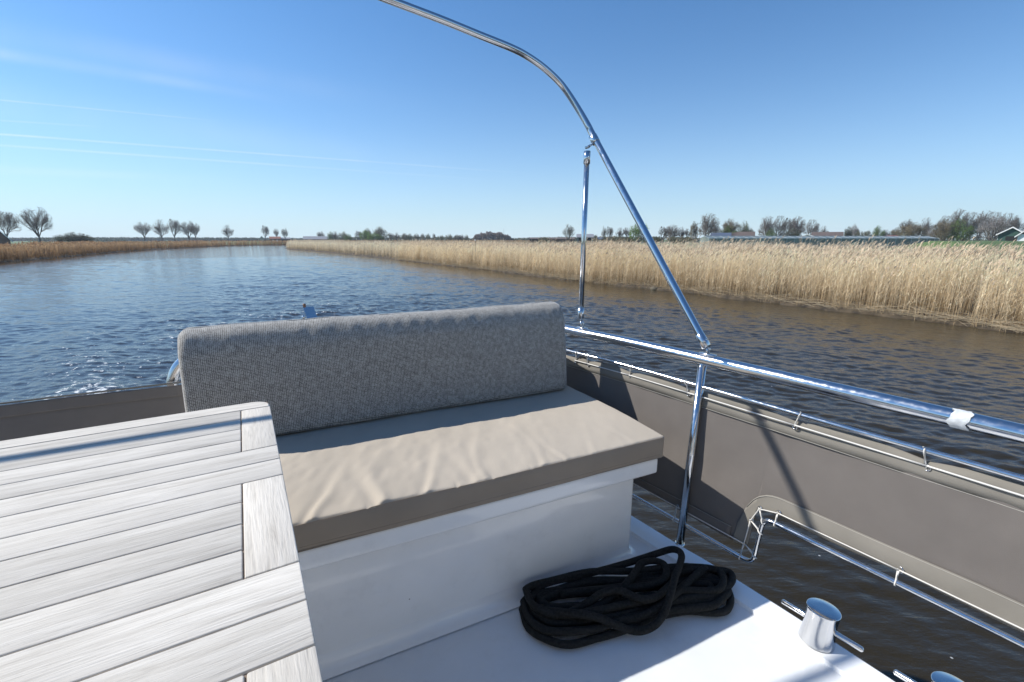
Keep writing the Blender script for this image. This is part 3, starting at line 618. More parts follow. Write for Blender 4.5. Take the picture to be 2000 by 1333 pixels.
lo_ = np.array([2*AC-1.5, 0.6, 0]); CL = boat_empty('canvas_windbreak', *lo_, 'grey canvas windbreak along the side railing beyond the teak table', 'canvas windbreak')
V = []; F = []
for b_ in np.arange(-2, 2.1, .1):
    for z in np.linspace(.12, .66, 5): V.append(rp(b_, z, .016, -1))
nb = len(V)//5
for i in range(nb-1):
    for k in range(4): F.append((i*5+k, i*5+k+1, (i+1)*5+k+1, (i+1)*5+k))
mesh('canvas_sheet', V, F, M['canvas'], CL, True, off=lo_)

# ------------------------------------------------------------------ cushions
wr2 = np.random.default_rng(11)
wr_a = [(-.02, .015, .8), (.13, .018, .9), (.30, .014, .6), (.40, .02, .8), (.52, .012, .55), (.66, .013, .5), (.79, .012, .4), (.92, .012, .35), (1.04, .012, .35)]
def seat_disp(p, nrm):
    a, b_, z = p; f = 0
    if nrm[2] >= -.2 and z > .50:
        fb = (b_-1.235)/.62
        left_w = 1-min(1, max(0, (a-.15)/.85))
        for (a0, w_, s_) in wr_a:          # folds running back from pinches in the front seam
            ac = a0+.10*fb+.05*math.sin(fb*4+a0*20); ww = w_*(1+2.2*fb)
            f += s_*(.0065*math.exp(-((a-ac-.022)/ww)**2)-.0055*math.exp(-((a-ac)/ww)**2))*math.exp(-fb*1.9)*(0.25+left_w)
        f += (.30+.75*left_w)*(.0034*float(vnoise(a*7+b_*5, b_*4-a*2, 21))+.0020*float(vnoise(a*17-b_*9, b_*11+a*5, 22))+.0012*float(vnoise(a*40-b_*20, b_*22+a*9, 24)))
        f += .010*math.sin(math.pi*min(1, max(0, fb)))
        for (a0, w_, s_) in wr_a: f -= .0045*s_*math.exp(-((a-a0)/.0045)**2)*math.exp(-((b_-1.236)/.012)**2)
        q = np.array([a, b_, z+f*max(0, nrm[2] if abs(nrm[2]) > 0 else 1)])
    else: q = np.array([a, b_, z])
    if b_ < 1.25: q[1] += .004*float(vnoise(a*4, z*20, 30))-.004*math.sin(math.pi*(z-.462)/.09)
    q[1] += .022*(.0 if a > 1.2 else (1.2-a)/1.3*0.6)*-1*(1 if b_ < 1.5 else 0)*0
    return q
sco = np.array([.3, 1.55, .458])
SCU = boat_empty('seat_cushion', *sco, 'beige canvas seat cushion with a creased top lying on the white bench', 'cushion')
V, F = rbox(-1.2, 1.247, 1.232, 1.97, .462, .553, .008, 4, (.006, .012, .018), seat_disp)
V = np.array(V); Fa = np.array(F); cen = V[Fa].mean(1); nz = np.cross(V[Fa[:, 1]]-V[Fa[:, 0]], V[Fa[:, 2]]-V[Fa[:, 0]])
o = mesh('cushion_cover', V, F, M['beige'], SCU, True, off=sco); o.data.materials.append(M['beige_shade']); nl = np.linalg.norm(nz, axis=1)+1e-12
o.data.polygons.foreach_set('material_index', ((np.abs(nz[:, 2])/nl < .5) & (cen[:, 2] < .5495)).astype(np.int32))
# boxing sewn from the same cloth, a little proud: its thin welt along top and bottom seams
mb = MB()
wl_top = [(a, 1.2325+.004*float(vnoise(a*4, .55*20, 30)), .5485-sum(.004*s_*math.exp(-((a-a0)/.005)**2) for a0, w_, s_ in wr_a)) for a in np.arange(-1.19, 1.24, .006)]
wl_top += [(1.2445, 1.236, .5485), (1.2465, 1.26, .5485), (1.2465, 1.95, .5485)]
mb.add(*tube(wl_top, .0016, 6)); mb.add(*tube([(a, 1.2318, .468) for a in np.arange(-1.19, 1.25, .02)]+[(1.2475, 1.24, .468), (1.2475, 1.95, .468)], .0016, 6)); mb.add(*tube([(a, 1.2322+.004*float(vnoise(a*4, .48*20, 30))-.004*math.sin(math.pi*.2), .480) for a in np.arange(-1.19, 1.24, .02)], .0011, 5))
mb.build('piping', M['beige_shade'], SCU, off=sco)
# backrest cushion: leans back a little
LEAN = .062/.43
def back_disp(p, nrm):
    a, b_, z = p; b2 = b_+(z-.55)*LEAN+.012*float(vnoise(a*2.2, z*3, 40))*(1 if b_ < 1.9 else .5)
    z2 = z+(.004*float(vnoise(a*9, b_*10, 41))+.006*float(vnoise(a*2.5, 3, 42))*1 if z > .9 else 0)
    if z > .90:                              # plump, rolled back top edge
        t_ = (z-.90)/.092; b2 += t_*t_*(.040 if b_ < 1.9 else .016)
    if z > .93:                              # puckers under the top seam
        b2 += .0065*float(vnoise(a*30, 1.5, 43))*math.exp(-((z-.955)/.022)**2)*(1 if b_ < 1.9 else 0)
    return np.array([a+.02*(z-.55)*(-1 if a > 1 else 0)*0, b2-.012*math.sin(math.pi*min(1, max(0, (z-.55)/.43)))*(1 if b_ < 1.9 else 0), z2])
bo = np.array([.41, 1.92, .553])
BK = boat_empty('backrest_cushion', *bo, 'grey woven backrest cushion standing along the back of the bench', 'cushion')
V, F = rbox(-.395, 1.206, 1.855, 1.955, .556, .992, .034, 8, (.012, .03, .02), back_disp)
mesh('cushion_cover', V, F, M['weave'], BK, True, off=bo)

# ------------------------------------------------------------------ teak table
to = np.array([-.6, 1.0, 0]); TB = boat_empty('teak_table', -.45, .80, 0, 'weathered silver grey teak table with planked top left of the bench', 'table')
TB.rotation_euler = (0, 0, ROT+R(4.9))
KT = .44/.55; c5, s5 = math.cos(R(4.9)), math.sin(R(4.9))
ou, ov = -.45*c5+.80*s5, .45*s5+.80*c5           # table origin in table coordinates
TZ = .86; Tt = .030
# plank rectangles (u along the grain, v towards the stern)
UR = .031*KT; UI = -.054*KT; UL = -1.7; g = .0011
vb = [1.747, 1.673, 1.587, 1.501, 1.412, 1.327, 1.236, 1.140, 1.053, .964, .874, .789, .689, .594, .505, .415, .33, .24, .15]; vb = [v*KT for v in vb]
full_rows = {0, 5, 6, 11, 12, 17}
planks = []; ends = []
for i in range(len(vb)-1): planks.append((UL, UR if i in full_rows else UI, vb[i+1], vb[i], False))
for (i0, i1) in ((1, 4), (7, 10), (13, 16)): planks.append((UI, UR, vb[i1+1], vb[i0], True))
def plank(nm, u0, u1, v0, v1, end, r=.0022, corner=False):
    if corner:                                    # back board with the rounded outer corner
        P = [(u0, v0+g), (u1-.0, v0+g)]; rc = .04
        P += [(u1-rc+rc*math.cos(t_), v1-rc+rc*math.sin(t_)) for t_ in np.linspace(0, math.pi/2, 9)]+[(u0, v1)]
        n_ = len(P); cx = sum(p[0] for p in P)/n_; V = []
        for z, s_ in ((TZ-Tt, 0), (TZ-.004, 0), (TZ, .0035)):
            for (u, v) in P:
                V.append((u-(s_ if u > u1-rc else 0), v-(s_ if v > v1-rc else -s_*.4), z))
        F = [tuple(range(n_))[::-1], tuple(2*n_+i for i in range(n_))]+[(k*n_+i, k*n_+(i+1) % n_, (k+1)*n_+(i+1) % n_, (k+1)*n_+i) for k in (0, 1) for i in range(n_)]
        mb = MB(); mb.add(V, F); sm = False
    else:
        e1 = 0 if (u1 == UR) else g
        mb = MB(); mb.add(*rbox(u0+(g if end else 0), u1-e1, v0+g, v1-g, TZ-Tt, TZ, r, 2)); sm = True
    o = mb.build(nm, M['teak_end'] if end else M['teak'], TB, sm, off=(ou, ov, 0))
    a = o.data.color_attributes.new('tone', 'FLOAT_COLOR', 'POINT'); c = np.tile([random.random(), random.random(), random.random(), 1.0], len(o.data.vertices)); a.data.foreach_set('color', c.astype(np.float32)); return o
for i, (u0, u1, v0, v1, end) in enumerate(planks): plank('end_block' if end else 'plank', u0, u1, v0, v1, end, corner=(i == 0))
mb = MB(); mb.add(*box(UL+.02, UR-.004, .13, 1.735*KT, TZ-.028, TZ-.0032)); mb.build('caulking', M['caulk'], TB, False, off=(ou, ov, 0))
mb = MB(); mb.add(*rbox(UL+.06, UR-.07, .25, 1.30, TZ-.09, TZ-.034, .005, 2)); mb.build('apron', M['teak'], TB, True, off=(ou, ov, 0))
for (u, v) in ((-.12, .30), (-.12, 1.25), (-1.6, .30), (-1.6, 1.25)):
    mb = MB(); mb.add(*rbox(u-.03, u+.03, v-.03, v+.03, 0, TZ-.036, .004, 2)); mb.build('leg', M['teak'], TB, True, off=(ou, ov, 0))

# ------------------------------------------------------------------ coiled mooring rope
S1 = [(0.683, 1.254, 0.03), (0.701, 1.255, 0.05), (0.751, 1.252, 0.06), (0.85, 1.236, 0.06), (0.965, 1.22, 0.06), (1.081, 1.199, 0.07), (1.206, 1.183, 0.08), (1.252, 1.158, 0.1), (1.261, 1.127, 0.11), (1.236, 1.09, 0.12), (1.184, 1.052, 0.12), (1.135, 1.021, 0.12), (1.089, 0.989, 0.11), (1.055, 0.968, 0.09), (1.027, 0.958, 0.06), (0.983, 0.951, 0.04), (0.937, 0.959, 0.03), (0.902, 0.979, 0.03), (0.859, 0.999, 0.05), (0.819, 1.023, 0.07), (0.78, 1.046, 0.08), (0.735, 1.077, 0.08), (0.698, 1.114, 0.07), (0.678, 1.153, 0.05), (0.676, 1.194, 0.03)]
S2 = [(0.934, 1.095, 0.05), (0.971, 1.104, 0.07), (1.012, 1.117, 0.08), (1.062, 1.141, 0.08), (1.096, 1.162, 0.08), (1.133, 1.165, 0.08), (1.169, 1.151, 0.08), (1.183, 1.124, 0.08), (1.166, 1.091, 0.08), (1.131, 1.073, 0.07), (1.07, 1.071, 0.07), (1.018, 1.085, 0.07), (0.952, 1.118, 0.06), (0.864, 1.165, 0.05), (0.763, 1.192, 0.05)]
S3 = [(0.744, 1.108, 0.05), (0.819, 1.102, 0.07), (0.866, 1.096, 0.09), (0.916, 1.09, 0.09), (0.946, 1.067, 0.09), (0.966, 1.033, 0.09), (0.993, 1.008, 0.09), (1.032, 1.003, 0.09), (1.078, 1.018, 0.08), (1.162, 1.061, 0.05)]
S4 = [(1.326, 1.051, 0.07), (1.262, 1.038, 0.07), (1.184, 1.017, 0.07), (1.104, 0.997, 0.07), (1.029, 0.99, 0.06), (0.969, 0.991, 0.05), (0.901, 1.014, 0.03)]
S5 = [(1.422, 1.006, 0.022), (1.416, 1.032, 0.03), (1.383, 1.05, 0.035), (1.32, 1.05, 0.05), (1.249, 1.038, 0.06), (1.177, 1.022, 0.06), (1.094, 0.998, 0.05), (1.023, 0.995, 0.03)]
S6 = [(0.676, 1.121, 0.03), (0.753, 1.087, 0.05), (0.839, 1.08, 0.06), (0.909, 1.095, 0.06), (0.988, 1.116, 0.06), (1.075, 1.142, 0.05), (1.157, 1.127, 0.05), (1.221, 1.1, 0.06), (1.269, 1.098, 0.06), (1.304, 1.082, 0.05)]
BASE = np.array([(0.635, 1.244), (0.683, 1.270), (0.768, 1.262), (0.913, 1.234), (1.067, 1.178), (1.225, 1.123), (1.326, 1.079), (1.373, 1.015), (1.358, 0.968), (1.301, 0.936), (1.24, 0.937), (1.146, 0.975), (1.036, 1.007), (0.908, 1.022), (0.799, 1.03), (0.71, 1.052), (0.651, 1.095), (0.62, 1.166)])
RRAD = .0128; mb = MB()
for S in (S1, S2, S3, S4, S5, S6): mb.add(*tube(spline(S, 6), RRAD, 10))
for dx in (0, .018):
    S7 = [(1.02, 1.00, .02+dx), (1.14, .985, .035+dx), (1.26, .955, .03+dx), (1.355+dx, .972, .028+dx), (1.392+dx, 1.01, .03+dx), (1.36, 1.062-dx, .035+dx), (1.27, 1.085-dx, .05+dx), (1.16, 1.09, .05), (1.06, 1.11, .03)]; mb.add(*tube(spline(S7, 6), RRAD, 10))
cen = BASE.mean(0); ax = np.array([.93, -.36]); ax /= np.linalg.norm(ax); pe = np.array([-ax[1], ax[0]])
rr = np.random.default_rng(5)
for k in range(9):
    lay = k//4; sc_l = 1-.05*(k % 4)-.02*lay; sc_w = 1-.20*(k % 4)-.10*lay; P = []
    sh = rr.normal(0, .012, 2)
    for i, q in enumerate(BASE):
        d = q-cen; l, w_ = d@ax, d@pe
        w_ += rr.normal(0, .007)
        P.append((*(cen+ax*l*sc_l+pe*w_*sc_w+sh), .014+lay*.024+.006*math.sin(i*1.1+k)**2))
    P.append(P[0]); Q = spline(P, 5); mb.add(*tube(Q[:-1], RRAD, 10, False, True))
ro = np.array([1.0, 1.08, 0]); RP = boat_empty('mooring_rope', *ro, 'black mooring rope coiled loosely on the white deck', 'rope')
mb.build('rope_coil', M['rope'], RP, off=ro)

# ------------------------------------------------------------------ reeds
M['reed'] = attr_mat('dry_reed', trans=.35, rough=.8)
def reed_mesh(name, label, P, H, width, nleaf, seed, palette=1.0, lean=(.06, .02), fallen=None):
    """stems, leaves and plumes for every foot point P; H heights; width the blade width"""
    g = np.random.default_rng(seed); n = len(P); V = []; Q = []; C = []; cnt = 0
    ang = g.uniform(0, 2*np.pi, n); hue = g.uniform(.78, 1.18, n)[:, None]
    lx = g.normal(lean[0], .07, n); ly = g.normal(lean[1], .07, n)
    top = np.stack([P[:, 0]+lx*H, P[:, 1]+ly*H, P[:, 2]+H*(1-.5*(lx**2+ly**2))], 1)
    def at(s): return P*(1-s)+top*s+np.stack([lx*H*(s*s-s)*.5, ly*H*(s*s-s)*.5, np.zeros(n)], 1)
    stemc = np.array([.52, .385, .22]); leafc = np.array([.95, .81, .58]); plumec = np.array([.58, .46, .33])
    sd_ = np.stack([np.cos(ang), np.sin(ang), np.zeros(n)], 1)
    rings = []; ss = (0, .35, .7, 1.0); ws = (1, .9, .7, .35)
    for s, w in zip(ss, ws):
        p = at(s); e = sd_*(width*.32*w)[:, None]; rings.append((p-e, p+e))
    base = cnt
    for k, (l, r) in enumerate(rings):
        V += [l, r]; c = (stemc*(1-ss[k])+leafc*ss[k]); C += [np.tile(c, (n, 1))*hue]*2
    i = np.arange(n)
    for k in range(3): Q.append(np.stack([base+2*k*n+i, base+(2*k+1)*n+i, base+(2*k+3)*n+i, base+(2*k+2)*n+i], 1))
    cnt += 8*n
    for j in range(nleaf):
        s = g.uniform(.22, .97, n); p = P*(1-s)[:, None]+top*s[:, None]; a = g.uniform(0, 2*np.pi, n)
        d = np.stack([np.cos(a)*.55+.25, np.sin(a)*.55+.05, g.uniform(.15, 1.0, n)], 1); d /= np.linalg.norm(d, axis=1)[:, None]
        L = g.uniform(.18, .42, n)[:, None]; sd2 = np.cross(d, [0, 0, 1.0]); sd2 /= np.linalg.norm(sd2, axis=1)[:, None]+1e-6
        p1 = p+d*L*.5; p2 = p+d*L+np.array([0, 0, -1.0])*L*g.uniform(0, .45, n)[:, None]
        w = (width*g.uniform(.5, 1.0, n))[:, None]
        V += [p-sd2*w*.2, p+sd2*w*.2, p1-sd2*w*.5, p1+sd2*w*.5, p2-sd2*w*.06, p2+sd2*w*.06]
        cc = (stemc*.35+leafc*.65)*(1-s)[:, None]+leafc*1.06*s[:, None]; C += [cc*hue*g.uniform(.85, 1.15, n)[:, None]]*6
        for q in (0, 2): Q.append(np.stack([cnt+q*n+i, cnt+(q+1)*n+i, cnt+(q+3)*n+i, cnt+(q+2)*n+i], 1))
        cnt += 6*n
    pl = g.uniform(0, 1, n) < .62                   # plume
    idx = np.nonzero(pl)[0]; m_ = len(idx); a = ang[idx]; p = top[idx]; d = np.stack([lx[idx]*2+.22, ly[idx]*2+.03, np.full(m_, .9)], 1); d /= np.linalg.norm(d, axis=1)[:, None]
    L = g.uniform(.13, .24, m_)[:, None]; wv = np.maximum(width[idx], .02)[:, None]*g.uniform(.9, 1.5, m_)[:, None]; sd3 = np.stack([np.cos(a), np.sin(a), np.zeros(m_)], 1)
    V += [p-sd3*wv*.2, p+sd3*wv*.2, p+d*L*.45-sd3*wv*.8, p+d*L*.45+sd3*wv*.8, p+d*L+np.array([.05, 0, -.03])-sd3*wv*.1, p+d*L+np.array([.05, 0, -.03])+sd3*wv*.1]
    C += [np.tile(plumec, (m_, 1))*hue[idx]]*6; i2 = np.arange(m_)
    for q in (0, 2): Q.append(np.stack([cnt+q*m_+i2, cnt+(q+1)*m_+i2, cnt+(q+3)*m_+i2, cnt+(q+2)*m_+i2], 1))
    cnt += 6*m_
    if fallen is not None:                          # bent and fallen stalks at the water's edge
        f0, f1, fw = fallen; k = len(f0); d = f1-f0; sd4 = np.cross(d, [0, 0, 1.0]); sd4 /= np.linalg.norm(sd4, axis=1)[:, None]; up = np.array([0, 0, 1.0])*fw[:, None]
        V += [f0-up, f0+up, f1-up*.6, f1+up*.6]; C += [np.tile([.52, .43, .30], (k, 1))*g.uniform(.6, 1.2, k)[:, None]]*4; i3 = np.arange(k)
        Q.append(np.stack([cnt+i3, cnt+k+i3, cnt+3*k+i3, cnt+2*k+i3], 1)); cnt += 4*k
    o = fast_quads(name, np.vstack(V), np.vstack(Q), M['reed'], col=np.clip(np.vstack(C)*palette, 0, 1)); return tag(o, label, 'reeds', kind='stuff')
def along(SH, side):             # arc-length sampler of a shoreline
    d = np.diff(SH, axis=0); L = np.hypot(d[:, 0], d[:, 1]); cum = np.concatenate([[0], np.cumsum(L)])
    def f(s):
        x = np.interp(s, cum, SH[:, 0]); y = np.interp(s, cum, SH[:, 1]); x2 = np.interp(s+.5, cum, SH[:, 0]); y2 = np.interp(s+.5, cum, SH[:, 1]); tx, ty = x2-x, y2-y; l = np.hypot(tx, ty)+1e-9
        return x, y, ty/l*side, -tx/l*side
    return f, cum
def bed(SH, side, s0, s1, depth, dens, seed, inset=-.12, edge_pow=1.0):
    g = np.random.default_rng(seed); f, cum = along(SH, side); n = int((s1-s0)*depth*dens); s = g.uniform(s0, s1, n); t = g.uniform(0, 1, n)**edge_pow*depth
    clump = vnoise(s*.8, t*.8, seed+1); keep = g.uniform(-1, 1, n) < clump*.8+.55; s, t = s[keep], t[keep]
    e = inset+.22*(1+vnoise(s*.55, s*0+.5, seed+2))+.18*vnoise(s*2.1, s*0+2.5, seed+3); t = t+e
    x, y, nx, ny = f(s); return x+nx*t, y+ny*t, s, t
fR, cumR = along(RS, 1); fL, cumL = along(LS, -1)
def s_of(SH, cum, y):            # arc length where the shoreline passes world y
    i = int(np.argmin(np.abs(SH[:, 1]-y))); return cum[i]
sa = s_of(RS, cumR, 2); s12 = s_of(RS, cumR, 32); s45 = s_of(RS, cumR, 62); send = s_of(RS, cumR, 165); s0_ = s_of(RS, cumR, -25)
def make_R(specs, seed):
    X = []; Hh = []; Wd = []
    for (a, b_, depth, dens, width, ep) in specs:
        x, y, s, t = bed(RS, 1, a, b_, depth, dens, seed, edge_pow=ep); seed += 1
        z = ground_z(x, y)-.05; hh = 1.94+.14*vnoise(s*.33, t*.4, 50)+.12*vnoise(s*1.3, t*1.2, 51)+np.random.default_rng(seed).normal(0, .10, len(x)); hh -= .45*np.exp(-(t-.25)/.35)*np.random.default_rng(seed+9).uniform(0, 1, len(x))
        tall = np.random.default_rng(seed+5).uniform(0, 1, len(x)) < .07; hh = hh+tall*np.random.default_rng(seed+6).uniform(.1, .38, len(x))
        X.append(np.stack([x, y, z], 1)); Hh.append(hh); Wd.append(np.full(len(x), width))
    return np.vstack(X), np.concatenate(Hh), np.concatenate(Wd)
P, Hh, Wd = make_R([(sa, s12, 2.4, 190, .011, 1.0), (sa, s12, 11, 42, .014, 1.0), (s12, s45, 2.6, 105, .017, 1), (s12, s45, 11, 20, .024, 1.0), (s45, send+12, 7, 9, .045, 1.1), (s0_, sa, 4, 10, .02, 1)], 100)
g = np.random.default_rng(9); k = 4200; s = g.uniform(sa, s45, k); x, y, nx, ny = fR(s); t0 = g.uniform(.2, 1.0, k); dl = g.normal(0, .8, k); tl = g.uniform(-.25, .5, k)
zf = np.abs(g.normal(0, .14, k))+.06; zt = np.abs(g.normal(0, .45, k))*g.uniform(0, 1, k)+.05
f0 = np.stack([x+nx*t0, y+ny*t0, zf], 1); x2, y2, nx2, ny2 = fR(s+dl); f1 = np.stack([x2+nx2*tl, y2+ny2*tl, zt], 1)
reed_mesh('reeds', 'dense bed of tall dry straw coloured reeds on the near bank, right of the boat', P, Hh, Wd, 5, 1, 1.0, (.05, .0), (f0, f1, np.full(k, .0055)))
X = []; Hh = []; Wd = []
for (y0, y1, depth, dens, width, sdd) in ((20, 62, 4.5, 36, .05, 200), (62, 130, 5, 15, .08, 201), (130, 330, 5, 5, .16, 202)):
    a, b_ = s_of(LS, cumL, y0), s_of(LS, cumL, y1); x, y, s, t = bed(LS, -1, a, b_, depth, dens, sdd); z = ground_z(x, y)-.05
    X.append(np.stack([x, y, z], 1)); Hh.append(1.75+.2*vnoise(s*.2, t*.3, 60)+np.random.default_rng(sdd).normal(0, .1, len(x))); Wd.append(np.full(len(x), width))
reed_mesh('reeds', 'low brown reed fringe along the far bank on the left', np.vstack(X), np.concatenate(Hh), np.concatenate(Wd), 4, 2, (.58, .465, .37), (.05, .0))

# rocks at the foot of the near reeds
for (px, py, w_, txt) in ((1776, 622, .42, 'mossy grey boulder at the water line, largest of the bank stones'), (1625, 606, .30, 'flat dark stone at the water line under leaning reeds'),
                          (1424, 580, .42, 'pale flat stone among fallen reeds beside the slanting pole'), (1456, 583, .26, 'small dark stone just right of the pale flat stone'),
                          (1281, 567, .40, 'rounded grey stone at the reed edge left of the slanting pole')):
    x, y = shore_pt(px, py); V = []; F = []; nu, nv = 14, 8; sd_ = px
    for i in range(nv+1):
        for j in range(nu):
            th_ = math.pi*i/nv; ph_ = 2*math.pi*j/nu; rr_ = 1+.22*float(vnoise(ph_*1.6+sd_, th_*2, sd_))+.1*float(vnoise(ph_*4, th_*5, sd_))
            V.append((rr_*math.sin(th_)*math.cos(ph_)*w_*.55, rr_*math.sin(th_)*math.sin(ph_)*w_*.45, rr_*math.cos(th_)*w_*.30))
    for i in range(nv):
        for j in range(nu): F.append((i*nu+j, (i+1)*nu+j, (i+1)*nu+(j+1) % nu, i*nu+(j+1) % nu))
    o = mesh('bank_stone', V, F, M['rock']); o.location = (x, y+.25, .05); tag(o, txt, 'stone', 'stones along the reed bank')

# marker post in the reeds
px, Y = 928, 44; pst = link(bpy.data.objects.new('marker_post', None)); pst.location = (W(px, Y), Y, .1); tag(pst, 'dark marker post with a white cap standing in the reeds', 'post')
mb = MB(); mb.add(*tube([(0, 0, 0), (0, 0, 2.35)], .045, 10)); mb.build('post', simple('dark_post_wood', (.07, .055, .045), .9), pst)
mb = MB(); mb.add(*tube([(0, 0, 2.35), (0, 0, 2.50)], .06, 10)); mb.build('cap', simple('white_cap_paint', (.75, .75, .72), .5), pst)

# ------------------------------------------------------------------ trees
M['bark'] = simple('grey_bark', (.12, .10, .085), .9, 0, .25, 3)
M['leaf'] = attr_mat('leaves', trans=.35, rough=.7)
def grow(seed, height, spread, lean=0.0, levels=4, trunk_frac=.28, upright=.5, twig_w=.022, twigs=4000, bush=False, env=(.40, .40, .60)):
    """branch skeleton -> (trunk mesh data, twig quads, spots for leaves); unit: metres"""
    g = np.random.default_rng(seed); T = MB(); sp_p = []; sp_d = []
    def branch(p, d, L, r, lev):
        n = 4; pts = [p]; rs = [r]; q = p.copy(); dd = d.copy()
        for i in range(n):
            dd = dd+g.normal(0, .09, 3)+np.array([lean*.05, 0, .06*upright]); dd /= np.linalg.norm(dd); q = q+dd*L/n; pts.append(q.copy()); rs.append(r*(1-.5*(i+1)/n))
            if lev >= 2: sp_p.append(q.copy()); sp_d.append(dd.copy())
        T.add(*tube(pts, rs, 5 if lev < 2 else 3, False))
        if lev >= levels: return
        for k in range(4 if lev < 2 else 3):
            s = (1.0, .75, .5, .62)[k]; pp = pts[int(round(s*n))]; a = g.uniform(0, 2*math.pi); sp = (g.uniform(.15, .4) if k == 0 else g.uniform(.45, .95))*spread
            u = np.cross(dd, [0.3, .2, 1.0]); u /= np.linalg.norm(u)+1e-6; w = np.cross(dd, u)
            nd = dd+sp*(math.cos(a)*u+math.sin(a)*w); nd[2] += .15*upright; nd /= np.linalg.norm(nd); branch(pp, nd, L*g.uniform(.62, .82), r*.58, lev+1)
    tl = height*trunk_frac; P0 = np.zeros(3); d0 = np.array([lean*.25, 0, 1.0]); d0 /= np.linalg.norm(d0)
    if bush:
        for k in range(8): a = k*.9; branch(P0+np.array([math.cos(a), math.sin(a), 0])*.3, np.array([math.cos(a)*.7, math.sin(a)*.7, 1.0])/1.22, height*.32, height*.01, 2)
    else:
        T.add(*tube([P0, P0+d0*tl*.5, P0+d0*tl], [height*.022, height*.018, height*.015], 7, False))
        for k in range(6):
            a = k*2.4+g.uniform(0, 1); sp = g.uniform(.35, .8)*spread; nd = d0+sp*np.array([math.cos(a), math.sin(a), 0]); nd /= np.linalg.norm(nd)
            branch(P0+d0*tl*g.uniform(.7, 1.0), nd, height*.27*g.uniform(.85, 1.15), height*.010, 1)
        branch(P0+d0*tl, d0, height*.33, height*.012, 1)
    pts = np.array(sp_p); dirs = np.array(sp_d)
    idx = g.integers(0, len(pts), twigs); p = pts[idx]+g.normal(0, height*.008, (twigs, 3)); d = dirs[idx]*.8+g.normal(0, .5, (twigs, 3)); d /= np.linalg.norm(d, axis=1)[:, None]
    L = g.uniform(.05, .115, twigs)[:, None]*height; sd_ = np.cross(d, g.normal(0, 1, (twigs, 3))); sd_ /= np.linalg.norm(sd_, axis=1)[:, None]; e = sd_*twig_w
    V = np.vstack([p-e, p+e, p+d*L+e*.3, p+d*L-e*.3]); i = np.arange(twigs); Q = np.stack([i, twigs+i, 2*twigs+i, 3*twigs+i], 1)
    k = height/np.percentile(V[:, 2], 97); gg = np.random.default_rng(seed+1)
    lob = lambda X: 1+.16*vnoise(np.arctan2(X[:, 1], X[:, 0])*1.6+seed, X[:, 2]/height*5, seed)
    def shape(X):                                   # hold the crown inside a lobed dome
        X = np.array(X)*k; c = np.array([height*lean*.2, 0, height*env[2]]); Rr = np.array([env[0], env[0], env[1]])*height; d = (X-c)/Rr; l = np.linalg.norm(d, axis=1)/lob(X); f = np.where((l > 1) & (X[:, 2] > height*trunk_frac*.9), (1+(l-1)*.22)/np.maximum(l, 1e-6), 1); return c+(X-c)*f[:, None]
    return shape(T.V), T.F, shape(V), Q, shape(p)
def leaves(pts, n, size, height, seed, col, jitter=.05):
    g = np.random.default_rng(seed); idx = g.integers(0, len(pts), n); c = pts[idx]+g.normal(0, height*jitter, (n, 3)); a = g.normal(0, 1, (n, 3)); a /= np.linalg.norm(a, axis=1)[:, None]; b_ = np.cross(a, g.normal(0, 1, (n, 3))); b_ /= np.linalg.norm(b_, axis=1)[:, None]
    s = size*g.uniform(.5, 1.2, n)[:, None]; V = np.vstack([c-a*s, c-b_*s*.7, c+a*s, c+b_*s*.7]); i = np.arange(n); Q = np.stack([i, n+i, 2*n+i, 3*n+i], 1)
    cl = vnoise(c[:, 0]*2.2/height*4, c[:, 2]*9/height, seed); C = np.array(col)*(1+.30*cl[:, None])*g.uniform(.75, 1.25, n)[:, None]; return V, Q, np.tile(C, (4, 1))
PROTO = {}
def proto(kind, seed, height, spread, lean, twig_w, twigs, twcol, leaf=None, upright=.5, trunk_frac=.28, bush=False, levels=4, env=(.42, .42, .58)):
    Vt, Ft, Vw, Qw, tp_ = grow(seed, height, spread, lean, levels, trunk_frac, upright, twig_w, twigs, bush, (.8, .6, .4) if bush else env)
    tm = bpy.data.meshes.new('trunk'); tm.from_pydata(Vt.tolist(), [], [tuple(int(i) for i in f) for f in Ft]); tm.materials.append(M['bark'])
    V, Q, C = Vw, Qw, np.tile(np.array(twcol), (len(Vw), 1))*np.random.default_rng(seed).uniform(.75, 1.2, (len(Vw), 1))
    if leaf:
        n, size, col, jit = leaf; V2, Q2, C2 = leaves(tp_, n, size, height, seed, col, jit); Q = np.vstack([Q, Q2+len(V)]); V = np.vstack([V, V2]); C = np.vstack([C, C2])
    o = fast_quads('crown', V, Q, M['leaf'], col=np.clip(C, 0, 1)); cm = o.data; bpy.data.objects.remove(o)
    PROTO[kind] = (tm, cm, height, float(np.percentile(V[:, 0], 98)-np.percentile(V[:, 0], 2))); print('proto', kind, height, round(PROTO[kind][3], 1))
TWG = (.19, .165, .145)
for k_ in range(4): proto('bare%d' % k_, 300+k_, 11, .80, (-.3, .2, -.1, .3)[k_], .016, 3300, TWG, upright=.35, trunk_frac=.30, env=(.33, .36, .64))
proto('round0', 320, 10, 1.15, .1, .018, 4200, (.22, .185, .16), upright=.15, trunk_frac=.18); proto('round1', 321, 10, 1.1, .5, .018, 4200, (.22, .19, .165), upright=.15, trunk_frac=.16)
proto('haze0', 330, 10, 1.05, .1, .018, 2500, (.18, .16, .12), (1500, .10, (.26, .29, .13), .03), trunk_frac=.12); proto('haze1', 331, 10, 1.2, -.1, .018, 2500, (.18, .16, .12), (2400, .11, (.25, .30, .11), .035), trunk_frac=.10)
